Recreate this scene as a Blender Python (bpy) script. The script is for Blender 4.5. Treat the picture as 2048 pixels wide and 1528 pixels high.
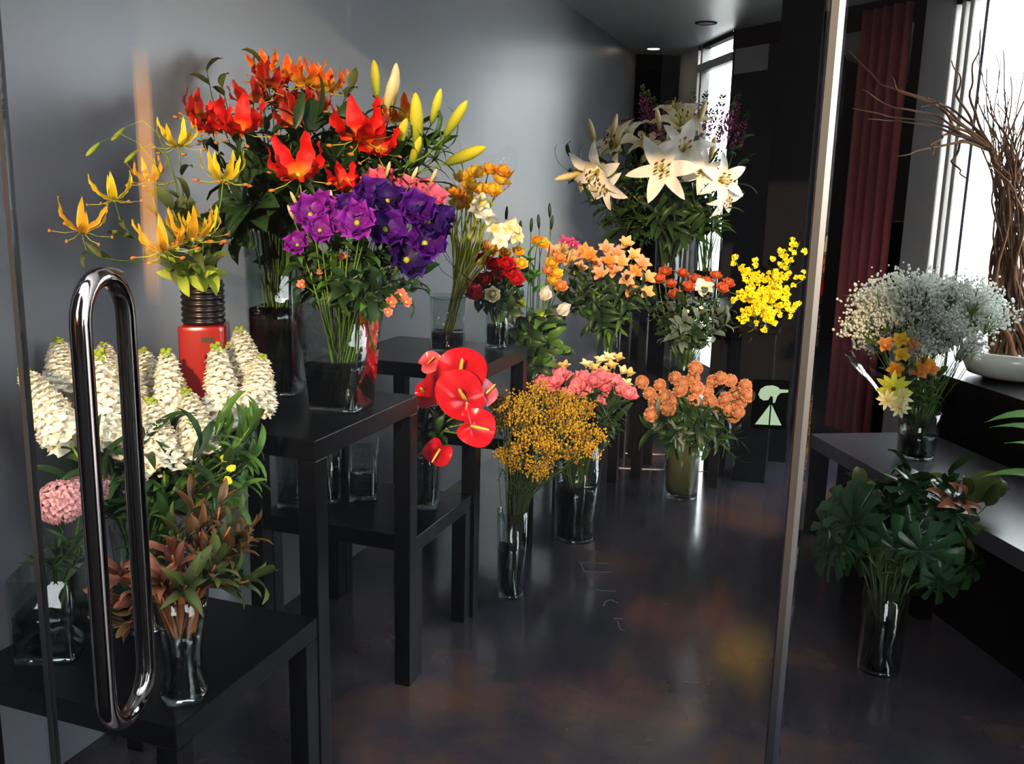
import bpy, math, random
from mathutils import Vector, Matrix, Quaternion
random.seed(11)
PI = math.pi
scene = bpy.context.scene
for o in list(bpy.data.objects):
    bpy.data.objects.remove(o)
COL = scene.collection

# ------------------------------------------------------------------ camera
F_PX, IMG_W, IMG_H, CAM_H = 1850.0, 2048.0, 1528.0, 1.45
YAW, PITCH, ROLL = math.radians(19.3), math.radians(11.4), math.radians(1.4)
FW = Vector((-math.sin(YAW)*math.cos(PITCH), math.cos(YAW)*math.cos(PITCH), -math.sin(PITCH)))
R0 = Vector((math.cos(YAW), math.sin(YAW), 0)); U0 = R0.cross(FW)
RT = R0*math.cos(ROLL) + U0*math.sin(ROLL)
UP = -R0*math.sin(ROLL) + U0*math.cos(ROLL)
CAM = Vector((0, 0, CAM_H))
cd = bpy.data.cameras.new('camera'); cam = bpy.data.objects.new('camera', cd); COL.objects.link(cam)
M = Matrix((RT, UP, -FW)).transposed().to_4x4(); M.translation = CAM
cam.matrix_world = M
cd.sensor_fit = 'HORIZONTAL'; cd.sensor_width = 36; cd.lens = F_PX/IMG_W*36; cd.clip_start = 0.02; cd.clip_end = 300
scene.camera = cam

# ------------------------------------------------------------------ world, sun, exposure
SKY, SUN_E, EXPO = 6.5, 4.2, 0.7
w = bpy.data.worlds.new('sky'); scene.world = w; w.use_nodes = True
bg = w.node_tree.nodes['Background']
bg.inputs[0].default_value = (0.93, 0.96, 1.0, 1); bg.inputs[1].default_value = SKY
SUN_DIR = Vector((-0.20, 0.95, -0.235)).normalized()
sl = bpy.data.lights.new('sun', 'SUN'); sl.energy = SUN_E; sl.angle = math.radians(0.7); sl.color = (1.0, 0.68, 0.40)
so = bpy.data.objects.new('sun', sl); COL.objects.link(so)
so.rotation_euler = SUN_DIR.to_track_quat('-Z', 'Y').to_euler(); so.location = (8, -5, 6)
vs = scene.view_settings
vs.view_transform = 'Standard'; vs.look = 'None'; vs.gamma = 1; vs.use_curve_mapping = False; vs.exposure = EXPO

# ------------------------------------------------------------------ placing helpers
def ray(px, py): return FW*F_PX + RT*(px-1024) - UP*(py-764)
def at(px, py, d): return CAM + ray(px, py)*(d/F_PX)
def at_x(px, py, x):
    r = ray(px, py); return CAM + r*(x/r.x)
def on_z(px, py, z):
    r = ray(px, py); return CAM + r*((z-CAM_H)/r.z)
def rnd(a, b): return random.uniform(a, b)

# ------------------------------------------------------------------ materials
def lin(c):
    if isinstance(c, str):
        c = [int(c[i:i+2], 16)/255 for i in (0, 2, 4)]
    return tuple(((x/12.92) if x <= 0.04045 else ((x+0.055)/1.055)**2.4) for x in c[:3]) + (1,)
MATS = {}
def newmat(name):
    m = bpy.data.materials.new(name); m.use_nodes = True
    nt = m.node_tree; nt.nodes.clear()
    out = nt.nodes.new('ShaderNodeOutputMaterial')
    MATS[name] = m
    return m, nt, out
def plain(name, col, rough=0.5, metal=0.0, noise=0.0, nscale=40, spec=0.5, coat=0.0, bump=0.0):
    m, nt, out = newmat(name)
    p = nt.nodes.new('ShaderNodeBsdfPrincipled')
    p.inputs['Base Color'].default_value = lin(col); p.inputs['Roughness'].default_value = rough
    p.inputs['Metallic'].default_value = metal; p.inputs['Specular IOR Level'].default_value = spec
    p.inputs['Coat Weight'].default_value = coat
    if noise or bump:
        tc = nt.nodes.new('ShaderNodeTexCoord'); n = nt.nodes.new('ShaderNodeTexNoise')
        n.inputs['Scale'].default_value = nscale; n.inputs['Detail'].default_value = 4
        nt.links.new(tc.outputs['Object'], n.inputs['Vector'])
        if noise:
            mx = nt.nodes.new('ShaderNodeMixRGB'); mx.blend_type = 'MULTIPLY'; mx.inputs[0].default_value = noise
            mx.inputs[1].default_value = lin(col); nt.links.new(n.outputs['Color'], mx.inputs[2])
            nt.links.new(mx.outputs[0], p.inputs['Base Color'])
        if bump:
            b = nt.nodes.new('ShaderNodeBump'); b.inputs['Strength'].default_value = bump; b.inputs['Distance'].default_value = 0.002
            nt.links.new(n.outputs['Fac'], b.inputs['Height']); nt.links.new(b.outputs[0], p.inputs['Normal'])
    nt.links.new(p.outputs[0], out.inputs[0])
    return m
def petal_mat(name, base, tip, edge=None, trans=0.3, rough=0.55, pos=0.45, vary=0.12):
    """thin petal or leaf: colour runs from base to tip along the petal (UV x), edge colour along its rim (UV y)"""
    m, nt, out = newmat(name)
    uv = nt.nodes.new('ShaderNodeUVMap'); sp = nt.nodes.new('ShaderNodeSeparateXYZ'); nt.links.new(uv.outputs[0], sp.inputs[0])
    cr = nt.nodes.new('ShaderNodeValToRGB'); e = cr.color_ramp.elements
    e[0].position = max(0, pos-0.25); e[0].color = lin(base); e[1].position = min(1, pos+0.25); e[1].color = lin(tip)
    nt.links.new(sp.outputs[0], cr.inputs[0]); colsock = cr.outputs[0]
    if edge:
        a = nt.nodes.new('ShaderNodeMath'); a.operation = 'SUBTRACT'; a.inputs[1].default_value = 0.5; nt.links.new(sp.outputs[1], a.inputs[0])
        b = nt.nodes.new('ShaderNodeMath'); b.operation = 'ABSOLUTE'; nt.links.new(a.outputs[0], b.inputs[0])
        r = nt.nodes.new('ShaderNodeMapRange'); r.inputs[1].default_value = 0.32; r.inputs[2].default_value = 0.5; nt.links.new(b.outputs[0], r.inputs[0])
        mx = nt.nodes.new('ShaderNodeMixRGB'); nt.links.new(r.outputs[0], mx.inputs[0]); nt.links.new(colsock, mx.inputs[1]); mx.inputs[2].default_value = lin(edge)
        colsock = mx.outputs[0]
    oi = nt.nodes.new('ShaderNodeObjectInfo'); hs = nt.nodes.new('ShaderNodeHueSaturation')
    mr = nt.nodes.new('ShaderNodeMapRange'); mr.inputs[3].default_value = 1-vary; mr.inputs[4].default_value = 1+vary
    nt.links.new(oi.outputs['Random'], mr.inputs[0]); nt.links.new(mr.outputs[0], hs.inputs['Value']); nt.links.new(colsock, hs.inputs['Color'])
    colsock = hs.outputs[0]
    p = nt.nodes.new('ShaderNodeBsdfPrincipled'); p.inputs['Roughness'].default_value = rough
    p.inputs['Specular IOR Level'].default_value = 0.3
    t = nt.nodes.new('ShaderNodeBsdfTranslucent'); mix = nt.nodes.new('ShaderNodeMixShader'); mix.inputs[0].default_value = trans
    nt.links.new(colsock, p.inputs['Base Color']); nt.links.new(colsock, t.inputs[0])
    nt.links.new(p.outputs[0], mix.inputs[1]); nt.links.new(t.outputs[0], mix.inputs[2]); nt.links.new(mix.outputs[0], out.inputs[0])
    return m
def glassy(name, tint=(1, 1, 1), rough=0.0, ior=1.5, boost=0.0, bump=0.0):
    """thin clear sheet: straight-through transmission plus a Fresnel reflection"""
    m, nt, out = newmat(name)
    t = nt.nodes.new('ShaderNodeBsdfTransparent'); t.inputs[0].default_value = (*tint, 1)
    g = nt.nodes.new('ShaderNodeBsdfGlossy'); g.inputs['Roughness'].default_value = rough
    f = nt.nodes.new('ShaderNodeFresnel')
    ge = nt.nodes.new('ShaderNodeNewGeometry'); im = nt.nodes.new('ShaderNodeMapRange')
    im.inputs[3].default_value = ior; im.inputs[4].default_value = 1/ior      # same reflectance on the way in and out
    nt.links.new(ge.outputs['Backfacing'], im.inputs[0]); nt.links.new(im.outputs[0], f.inputs[0])
    a = nt.nodes.new('ShaderNodeMath'); a.operation = 'ADD'; a.use_clamp = True; a.inputs[1].default_value = boost
    nt.links.new(f.outputs[0], a.inputs[0])
    mx = nt.nodes.new('ShaderNodeMixShader')
    nt.links.new(a.outputs[0], mx.inputs[0]); nt.links.new(t.outputs[0], mx.inputs[1]); nt.links.new(g.outputs[0], mx.inputs[2])
    nt.links.new(mx.outputs[0], out.inputs[0])
    if bump:
        tc = nt.nodes.new('ShaderNodeTexCoord'); n = nt.nodes.new('ShaderNodeTexNoise'); n.inputs['Scale'].default_value = 18
        b = nt.nodes.new('ShaderNodeBump'); b.inputs['Strength'].default_value = bump; b.inputs['Distance'].default_value = 0.02
        nt.links.new(tc.outputs['Object'], n.inputs[0]); nt.links.new(n.outputs[0], b.inputs['Height']); nt.links.new(b.outputs[0], g.inputs['Normal'])
    return m
def emitter(name, col, s):
    m, nt, out = newmat(name)
    e = nt.nodes.new('ShaderNodeEmission'); e.inputs[0].default_value = lin(col); e.inputs[1].default_value = s
    nt.links.new(e.outputs[0], out.inputs[0]); return m

plain('wall_gray', '71737b', 0.33, noise=0.2, nscale=3, bump=0.05, spec=0.6)
plain('wall_dark', '13141a', 0.75, spec=0.08)
plain('wall_navy', '1f232e', 0.55, spec=0.25)
plain('panel_dim', 'a4a4a6', 0.6)
plain('door_navy', '39415a', 0.5)
plain('panel_gray', 'c8cad0', 0.5)
plain('ceiling_paint', 'a9aeae', 0.35)
plain('ceiling_far', 'd8d4d0', 0.8)
plain('frame_black', '0b0b0f', 0.7, spec=0.06)
plain('frame_white', 'd8d4d2', 0.4)
plain('table_black', '09090d', 0.28, noise=0.3, nscale=60, bump=0.05, spec=0.14)
plain('bench_top', '4a4850', 0.3)
plain('asphalt', '101114', 0.95, spec=0.1, noise=0.4, nscale=20)
plain('pavement', 'e4e2dc', 0.8, noise=0.3, nscale=6)
plain('brick_brown', '1a1513', 0.95, spec=0.1, noise=0.5, nscale=8)
plain('chrome', '7c7674', 0.09, metal=1.0)
plain('steel', '9aa6b6', 0.3, metal=1.0)
plain('rubber', '0b0c10', 0.5)
plain('red_glaze', '93201a', 0.22, coat=0.5)
plain('black_glaze', '17120f', 0.3)
plain('white_ceramic', 'dcdad2', 0.25, coat=0.4)
plain('bark', '6a4632', 0.8, noise=0.5, nscale=80)
plain('bark_light', '9a6a48', 0.8, noise=0.4, nscale=80)
plain('sticker_pale', '5a7264', 0.7, spec=0.2)
plain('reflection_mark', '57535a', 0.4)  # pale tone painted in for letters reflected by the floor
plain('strip_metal', '9aa0a8', 0.3, metal=0.6)
plain('red_cloth', 'b85660', 0.85, noise=0.2, nscale=90)
plain('tag_dark', '2a1010', 0.4)
plain('soil', '2a1d14', 0.9)
plain('moss', '5b5a34', 0.9, noise=0.7, nscale=70, bump=0.6)
glassy('glass_pane', (0.97, 0.985, 0.98))
glassy('sticker_green', (0.30, 0.42, 0.36))
glassy('glass_vase', (0.90, 0.94, 0.93), boost=0.03, bump=0.12)
glassy('glass_base', (0.80, 0.88, 0.87), boost=0.22, bump=0.5)
glassy('water', (0.90, 0.95, 0.93), ior=1.33, boost=0.05, bump=0.35)
glassy('cellophane', (0.98, 0.99, 0.985), rough=0.06, boost=0.0, ior=1.35, bump=0.8)
emitter('lamp_glow', 'ffe3c0', 6.0)
m, nt, out = newmat('warm_tube')  # glow fades at both ends, shaping the stripe mirrored in the door
tc = nt.nodes.new('ShaderNodeTexCoord'); sx = nt.nodes.new('ShaderNodeSeparateXYZ'); cr = nt.nodes.new('ShaderNodeValToRGB'); e = nt.nodes.new('ShaderNodeEmission')
nt.links.new(tc.outputs['Generated'], sx.inputs[0]); nt.links.new(sx.outputs[2], cr.inputs[0]); nt.links.new(cr.outputs[0], e.inputs[1]); nt.links.new(e.outputs[0], out.inputs[0])
el = cr.color_ramp.elements; el[0].color = (.3, .3, .3, 1); el[1].color = (.1, .1, .1, 1)
for ps, v in ((.25, 5.0), (.55, 5.6), (.85, 3.0)): q = el.new(ps); q.color = (v, v, v, 1)
e.inputs[0].default_value = lin('ffaa4c')
# floor: dark polished concrete with brown patches
m, nt, out = newmat('floor_concrete')
tc = nt.nodes.new('ShaderNodeTexCoord'); p = nt.nodes.new('ShaderNodeBsdfPrincipled')
n1 = nt.nodes.new('ShaderNodeTexNoise'); n1.inputs['Scale'].default_value = 1.6; n1.inputs['Detail'].default_value = 8; n1.inputs['Roughness'].default_value = 0.62
n2 = nt.nodes.new('ShaderNodeTexNoise'); n2.inputs['Scale'].default_value = 9; n2.inputs['Detail'].default_value = 6
cr = nt.nodes.new('ShaderNodeValToRGB'); e = cr.color_ramp.elements
e[0].position = 0.40; e[0].color = lin('2a2a34'); e[1].position = 0.66; e[1].color = lin('5a4036')
x = cr.color_ramp.elements.new(0.52); x.color = lin('37323a')
nt.links.new(tc.outputs['Object'], n1.inputs[0]); nt.links.new(tc.outputs['Object'], n2.inputs[0])
nt.links.new(n1.outputs[0], cr.inputs[0]); nt.links.new(cr.outputs[0], p.inputs['Base Color'])
mr = nt.nodes.new('ShaderNodeMapRange'); mr.inputs[3].default_value = 0.08; mr.inputs[4].default_value = 0.24
nt.links.new(n2.outputs[0], mr.inputs[0]); nt.links.new(mr.outputs[0], p.inputs['Roughness'])
p.inputs['Specular IOR Level'].default_value = 0.6
nt.links.new(p.outputs[0], out.inputs[0])

# ------------------------------------------------------------------ geometry container
class Geo:
    def __init__(s): s.v = []; s.f = []; s.uv = []; s.mi = []
    def add(s, o, mx=None, mi=None):
        k = len(s.v)
        s.v += [(mx @ Vector(q)) if mx else Vector(q) for q in o.v]; s.uv += o.uv
        s.f += [tuple(i+k for i in f) for f in o.f]
        s.mi += (o.mi if mi is None else [mi]*len(o.f))
        return s
    def quad(s, a, b, c, d, mi=0):
        k = len(s.v); s.v += [Vector(q) for q in (a, b, c, d)]; s.uv += [(0, 0), (1, 0), (1, 1), (0, 1)]
        s.f.append((k, k+1, k+2, k+3)); s.mi.append(mi)
    def box(s, lo, hi, mx=None, mi=0):
        x0, y0, z0 = lo; x1, y1, z1 = hi; k = len(s.v)
        pts = [(x0, y0, z0), (x1, y0, z0), (x1, y1, z0), (x0, y1, z0), (x0, y0, z1), (x1, y0, z1), (x1, y1, z1), (x0, y1, z1)]
        s.v += [(mx @ Vector(q)) if mx else Vector(q) for q in pts]; s.uv += [(0, 0)]*8
        for f in ((3, 2, 1, 0), (4, 5, 6, 7), (0, 1, 5, 4), (1, 2, 6, 5), (2, 3, 7, 6), (3, 0, 4, 7)):
            s.f.append(tuple(i+k for i in f)); s.mi.append(mi)
        return s
    def mesh(s, name, mats, smooth=True):
        me = bpy.data.meshes.new(name); me.from_pydata([tuple(q) for q in s.v], [], s.f)
        if isinstance(mats, str): mats = [mats]
        for q in mats: me.materials.append(MATS[q])
        ul = me.uv_layers.new(name='UVMap')
        vi = [0]*len(me.loops); me.loops.foreach_get('vertex_index', vi)
        flat = []
        for i in vi: flat += s.uv[i]
        ul.data.foreach_set('uv', flat)
        me.polygons.foreach_set('material_index', s.mi)
        me.polygons.foreach_set('use_smooth', [smooth]*len(s.f))
        me.update(); return me
def link(name, me, parent=None, mx=None):
    o = bpy.data.objects.new(name, me); COL.objects.link(o)
    if parent: o.parent = parent
    if mx is not None: o.matrix_basis = mx
    return o
def tag(o, label=None, cat=None, group=None, kind=None):
    if label: o['label'] = label
    if cat: o['category'] = cat
    if group: o['group'] = group
    if kind: o['kind'] = kind
    return o
def thing(name, label, cat, loc, group=None, rz=0):
    o = bpy.data.objects.new(name, None); COL.objects.link(o); o.empty_display_size = 0.05
    o.location = loc; o.rotation_euler = (0, 0, rz)
    return tag(o, label, cat, group)
def struct(name, g, mat, label=None, smooth=False, parent=None):
    o = link(name, g.mesh(name, mat, smooth), parent)
    if parent is None: tag(o, label, None, None, 'structure')
    return o
def bevel(o, wd=0.003, seg=2):
    b = o.modifiers.new('bevel', 'BEVEL'); b.width = wd; b.segments = seg; b.limit_method = 'ANGLE'
    return o
def frame_z(d, spin=0.0):
    """rotation taking +Z onto d"""
    return (Vector(d).normalized().to_track_quat('Z', 'Y') @ Quaternion((0, 0, 1), spin)).to_matrix().to_4x4()
def T(v): return Matrix.Translation(Vector(v))
def S(k): return Matrix.Diagonal((k, k, k, 1)) if not isinstance(k, tuple) else Matrix.Diagonal((*k, 1))
def RZ(a): return Matrix.Rotation(a, 4, 'Z')
def tube(pts, rads, sides=5, cap=True):
    g = Geo(); n = len(pts); pts = [Vector(p) for p in pts]
    if not isinstance(rads, (list, tuple)): rads = [rads]*n
    ref = Vector((0.13, 0.97, 0.2))
    for i in range(n):
        t = (pts[min(i+1, n-1)]-pts[max(i-1, 0)]).normalized()
        a = t.cross(ref); a = a.normalized() if a.length > 1e-4 else t.orthogonal().normalized()
        b = t.cross(a)
        for k in range(sides):
            an = 2*PI*k/sides; g.v.append(pts[i] + (a*math.cos(an)+b*math.sin(an))*rads[i]); g.uv.append((i/(n-1), k/sides))
    for i in range(n-1):
        for k in range(sides):
            k2 = (k+1) % sides
            g.f.append((i*sides+k, i*sides+k2, (i+1)*sides+k2, (i+1)*sides+k)); g.mi.append(0)
    if cap:
        g.f.append(tuple(range(sides))[::-1]); g.mi.append(0)
        g.f.append(tuple((n-1)*sides+k for k in range(sides))); g.mi.append(0)
    return g
def lathe(prof, seg=28, cap=True):
    g = Geo(); n = len(prof)
    for i, (r, z) in enumerate(prof):
        for k in range(seg):
            a = 2*PI*k/seg; g.v.append(Vector((r*math.cos(a), r*math.sin(a), z))); g.uv.append((i/(n-1), k/seg))
    for i in range(n-1):
        for k in range(seg):
            k2 = (k+1) % seg; g.f.append((i*seg+k, i*seg+k2, (i+1)*seg+k2, (i+1)*seg+k)); g.mi.append(0)
    for i, rev in ((0, True), (n-1, False)):
        if cap and prof[i][0] > 1e-5:
            q = tuple(i*seg+k for k in range(seg)); g.f.append(q[::-1] if rev else q); g.mi.append(0)
    return g
def squarish(prof, bev=0.12):
    """like lathe, but for a square section with softened corners; r is the half side"""
    g = Geo(); pts = []
    c = 1-bev
    for sx, sy, a0 in ((1, 1, 0), (-1, 1, PI/2), (-1, -1, PI), (1, -1, 1.5*PI)):
        for k in range(3):
            a = a0 + PI/2*k/2; pts.append((sx*c + bev*math.cos(a), sy*c + bev*math.sin(a)))
    n = len(prof); seg = len(pts)
    for i, (r, z) in enumerate(prof):
        for (x, y) in pts: g.v.append(Vector((x*r, y*r, z))); g.uv.append((i/(n-1), 0))
    for i in range(n-1):
        for k in range(seg):
            k2 = (k+1) % seg; g.f.append((i*seg+k, i*seg+k2, (i+1)*seg+k2, (i+1)*seg+k)); g.mi.append(0)
    for i, rev in ((0, True), (n-1, False)):
        q = tuple(i*seg+k for k in range(seg)); g.f.append(q[::-1] if rev else q); g.mi.append(0)
    return g
def blob(r, seg=8, rings=5, sz=1.0):
    return lathe([(r*math.sin(PI*i/rings)+1e-6, -r*sz*math.cos(PI*i/rings)) for i in range(rings+1)], seg)
def petal(L, W, a0, a1, cup=0.3, wave=0.0, pw=0.8, nu=7, nv=5, base=0.12, wn=3, phase=0.0, sharp=0.75):
    """petal or leaf growing from the origin; a0, a1 = angle from +Z (radians) at base and tip"""
    g = Geo(); x = z = 0.0
    for i in range(nu+1):
        t = i/nu; a = a0+(a1-a0)*t
        if i: x += math.sin(am)*L/nu; z += math.cos(am)*L/nu
        am = a0+(a1-a0)*(t+0.5/nu)
        wd = W/2*max(base*(1-t), max(0.0, math.sin(PI*min(1, t**pw)))**sharp)
        if i == nu: wd = W*0.02
        for j in range(nv):
            v = -1+2*j/(nv-1)
            h = cup*v*v*wd + wave*W*math.sin(t*PI*wn+phase+(0 if v > 0 else 1.3))*abs(v)*min(1, 3*t)
            g.v.append(Vector((x-math.cos(a)*h, v*wd, z+math.sin(a)*h))); g.uv.append((t, j/(nv-1)))
    for i in range(nu):
        for j in range(nv-1):
            k = i*nv+j; g.f.append((k, k+1, k+nv+1, k+nv)); g.mi.append(0)
    return g

# ------------------------------------------------------------------ the room
XL, ZC = -1.76, 2.63
SD = Vector((0.466, -0.885)); SN = Vector((0.885, 0.466))        # window wall direction, outward normal
P1, P2, Q = Vector((-1.449, 8.136)), Vector((-0.869, 7.036)), Vector((0.30, 5.984))
DN = Vector((-0.2402, 0.9707)); DE = Vector((0.9707, 0.2402))     # door normal (inwards), door direction
def dpt(s, n=1.0): return DN*n + DE*s
def wall_seg(g, p0, p1, z0, z1, th, mi=0):
    """box standing on the line p0-p1; thickness grows to the right-hand side of p0->p1"""
    p0 = Vector(p0); p1 = Vector(p1); d = (p1-p0).normalized(); nn = Vector((d.y, -d.x))*th
    a, b, c, e = p0, p1, p1+nn, p0+nn; k = len(g.v)
    for z in (z0, z1):
        for q in (a, b, c, e): g.v.append(Vector((q.x, q.y, z))); g.uv.append((0, 0))
    for f in ((0, 1, 2, 3), (7, 6, 5, 4), (4, 5, 1, 0), (5, 6, 2, 1), (6, 7, 3, 2), (7, 4, 0, 3)):
        g.f.append(tuple(i+k for i in f)); g.mi.append(mi)
    return g
def slab(pts, z0, z1):
    g = Geo(); n = len(pts)
    for z in (z0, z1):
        for q in pts: g.v.append(Vector((q[0], q[1], z))); g.uv.append((0, 0))
    g.f.append(tuple(range(n))[::-1]); g.f.append(tuple(range(n, 2*n))); g.mi += [0, 0]
    for i in range(n):
        j = (i+1) % n; g.f.append((i, j, n+j, n+i)); g.mi.append(0)
    return g
FL = dpt(-1.567); FR = dpt(2.9); SE = Q + SD*4.55                  # facade ends, window wall end
floor_pts = [(-2.1, 0.45), (3.2, 1.2), (SE.x+.3, SE.y), (1.4, 5.6), (1.4, 12.1), (-3.2, 12.1), (-3.2, 7.0), (-2.1, 7.0)]
struct('floor', slab(floor_pts, -0.1, 0.0), 'floor_concrete', 'dark polished concrete floor with brown patches')
struct('ground', Geo().box((-40, -40, -0.16), (40, 0.9, -0.105)), 'asphalt', 'dark asphalt street in front of the shop')
struct('ground_side', Geo().box((-40, 0.9, -0.16), (40, 60, -0.105)), 'pavement', 'pale sunlit pavement beside the shop')
g = Geo(); wall_seg(g, (XL, 0.3), (XL, 7.95), 0, ZC+.3, -0.22)
struct('wall_left', g, 'wall_gray', 'long grey painted wall behind the flower tables')
ceil = [(XL-.2, 0.5), (FR.x+.3, FR.y), (SE.x+.2, SE.y), (Q.x+.1, Q.y), (P2.x, P2.y), (P1.x, P1.y), (P1.x, 8.65), (-3.2, 8.65), (-3.2, 7.95), (XL-.2, 7.95)]
struct('ceiling', slab(ceil, ZC, ZC+0.2), 'ceiling_paint', 'pale grey ceiling')
g = Geo(); wall_seg(g, (-3.2, 8.6), (P1.x-.02, 8.6), 0, ZC+.2, -0.1); wall_seg(g, (-3.1, 7.95), (-3.1, 8.7), 0, ZC+.2, -0.1); wall_seg(g, (P1.x-.02, P1.y+.05), (P1.x-.06, 8.7), 0, ZC+.2, -0.03)
wall_seg(g, (-3.2, 8.05), (XL-.2, 8.05), 0, ZC+.2, 0.1)
struct('wall_back', g, 'wall_dark', 'dark back wall of the niche past the grey wall')
g = Geo(); wall_seg(g, (XL-.02, 7.97), (P1.x, P1.y), 2.52, ZC, -0.1)
struct('trim_1', g, 'frame_black', 'dark ceiling beam at the end of the grey wall')
# far zone behind the opening
ZF = 2.60; A0 = Vector((-0.26, 6.487)); A1 = Vector((-0.10, 8.4)); BR = Vector((1.1, 11.9))
g = Geo(); wall_seg(g, A1, BR, 0, ZF, -0.1)
struct('wall_far', g, 'wall_dark', 'dark far wall beyond the red curtain')
g = Geo(); wall_seg(g, (P2.x+.012, P2.y-.01), A0, 0, ZC, -0.06); wall_seg(g, A0, A1, 0, ZF, -0.06)
struct('wall_side', g, 'wall_navy', 'dark navy wall next to the far window')
g = Geo(); wall_seg(g, P2+Vector((.03, -.04)), P2.lerp(A0, .45)+Vector((0, -.012)), 2.33, 2.5, -0.02)
struct('trim_7', g, 'panel_dim', 'grey upper band on the dark navy wall')
g = Geo(); wall_seg(g, (Q.x+.25, Q.y+.05), BR, 0, ZF, 0.1)
struct('wall_right', g, 'wall_dark', 'dark wall behind the red curtain')
struct('ceiling_far', slab([(A0.x, A0.y), (Q.x+.35, Q.y), (BR.x+.1, BR.y+.1), (A1.x-.05, A1.y+.1)], ZF, ZF+.1), 'ceiling_far', 'grey ceiling of the far room')
g = Geo(); wall_seg(g, P2+Vector((.01, -.03)), Q, 2.50, ZC+.1, -0.12)
struct('trim_2', g, 'frame_black', 'dark header beam over the opening to the far room')
fd = (BR-A1).normalized(); fa = math.atan2(fd.y, fd.x)
d2 = struct('door_2', Geo().box((0.10, -0.03, 0), (0.62, 0.0, 2.2)), 'door_navy', 'plain navy door in the dark far wall')
d2.location = (A1.x+fd.x*.25, A1.y+fd.y*.25, 0); d2.rotation_euler = (0, 0, fa)
struct('door_handle', Geo().box((0.52, -0.08, 0.99), (0.57, -0.03, 1.01)), 'steel', parent=d2)
# dark column standing in front of the opening
struct('trim_3', Geo().box((-0.105, -0.1, 0), (0.105, 0.1, ZC)), 'frame_black', 'square dark column in front of the opening').location = (-0.305, 5.40, 0)

def framed(p0, d, a, b, z0, z1, wd, th, mat, parent, name):
    g = Geo(); wall_seg(g, p0+d*a, p0+d*b, z0, z1, -th); return struct(name, g, mat, parent=parent)
# window_1: far window on the slanted wall
SL = (P2-P1).length; sd1 = (P2-P1).normalized()
w1 = tag(link('window_1', None), 'tall bright far window with a grey reveal', None, None, 'structure')
framed(P1, sd1, -0.08, 0.09, 0, ZC, 0, 0.07, 'frame_black', w1, 'jamb')
framed(P1, sd1, 0.09, 0.50, 0, ZC, 0, 0.05, 'panel_gray', w1, 'reveal_panel')
framed(P1, sd1, 0.50, 0.53, 0, ZC, 0, 0.07, 'frame_white', w1, 'mullion')
framed(P1, sd1, 0.59, 0.625, 0, ZC, 0, 0.07, 'frame_white', w1, 'mullion')
framed(P1, sd1, 0.53, 0.59, 0.2, 2.43, 0, 0.006, 'glass_pane', w1, 'pane')
framed(P1, sd1, 0.625, SL, 0.2, 2.43, 0, 0.006, 'glass_pane', w1, 'pane')
framed(P1, sd1, 0.625, SL, 2.49, ZC-.03, 0, 0.006, 'glass_pane', w1, 'pane')
framed(P1, sd1, 0.53, SL, 2.43, 2.49, 0, 0.05, 'panel_gray', w1, 'transom')
framed(P1, sd1, 0.53, SL, ZC-.03, ZC, 0, 0.06, 'frame_black', w1, 'head_rail')
framed(P1, sd1, 0.53, SL, 0, 0.2, 0, 0.08, 'panel_gray', w1, 'sill_panel')
# window_2: big window wall on the right
w2 = tag(link('window_2', None), 'wide bright window wall with white mullions behind the willow', None, None, 'structure')
framed(Q, SD, -0.06, 0.05, 0, ZC, 0, 0.1, 'frame_black', w2, 'jamb')
framed(Q, SD, 0.05, 0.30, 0, ZC, 0, 0.05, 'panel_gray', w2, 'reveal_panel')
for a in (0.30, 0.385, 0.455, 2.0): framed(Q, SD, a, a+0.03, 0, ZC, 0, 0.07, 'frame_white', w2, 'mullion')
for a, b in ((0.33, 0.385), (0.415, 0.455), (0.485, 2.0)): framed(Q, SD, a, b, 0.12, 2.5, 0, 0.008, 'glass_pane', w2, 'pane')
framed(Q, SD, 0.30, 2.03, 2.5, ZC, 0, 0.06, 'frame_black', w2, 'head_rail')
framed(Q, SD, 0.30, 2.03, 0, 0.12, 0, 0.08, 'panel_gray', w2, 'sill_panel')
g = Geo(); wall_seg(g, Q+SD*2.03, Q+SD*4.56, 0, ZC+.1, -0.1)
struct('wall_daylight_stop', g, 'wall_dark', 'dark unseen wall put between the window wall and the shop front to cut daylight')  # solid unseen stretch put in to reduce daylight on the near wall
# red curtain
g = Geo(); cdn = (Q-P2).normalized(); cq = Q - cdn*0.03 - Vector((cdn.y, -cdn.x))*-0.0
N = 60
for i in range(N+1):
    t = i/N; s = -0.36*t; off = 0.035*math.sin(t*2*PI*4.5) + 0.012*math.sin(t*23+1)
    q = cq + cdn*s + Vector((cdn.y, -cdn.x))*(0.02+off)
    for z in (0.03, 0.9, 1.8, 2.58): g.v.append(Vector((q.x, q.y, z))); g.uv.append((t, z))
for i in range(N):
    for k in range(3): g.f.append((i*4+k, i*4+4+k, i*4+5+k, i*4+1+k)); g.mi.append(0)
o = link('curtain', g.mesh('curtain', 'red_cloth')); tag(o, 'dark red curtain hanging in folds beside the window wall', 'curtain')
md = o.modifiers.new('thick', 'SOLIDIFY'); md.thickness = 0.004
# recessed ceiling lights
def downlight(px, py, lit, label):
    c = on_z(px, py, ZC); r = thing('ceiling_light', label, 'ceiling light', (c.x, c.y, ZC))
    ring = lathe([(0.055, -0.006), (0.075, -0.004), (0.075, 0.0), (0.05, 0.0)], 24, False)
    link('rim', ring.mesh('rim', 'frame_black' if not lit else 'steel'), r)
    link('bulb', lathe([(1e-5, -0.003), (0.05, -0.003)], 20, False).mesh('bulb', 'lamp_glow' if lit else 'rubber'), r)
downlight(1307, 97, True, 'small lit recessed spotlight in the ceiling near the grey wall')
downlight(1412, 46, False, 'unlit dark recessed spotlight in the ceiling')

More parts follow.
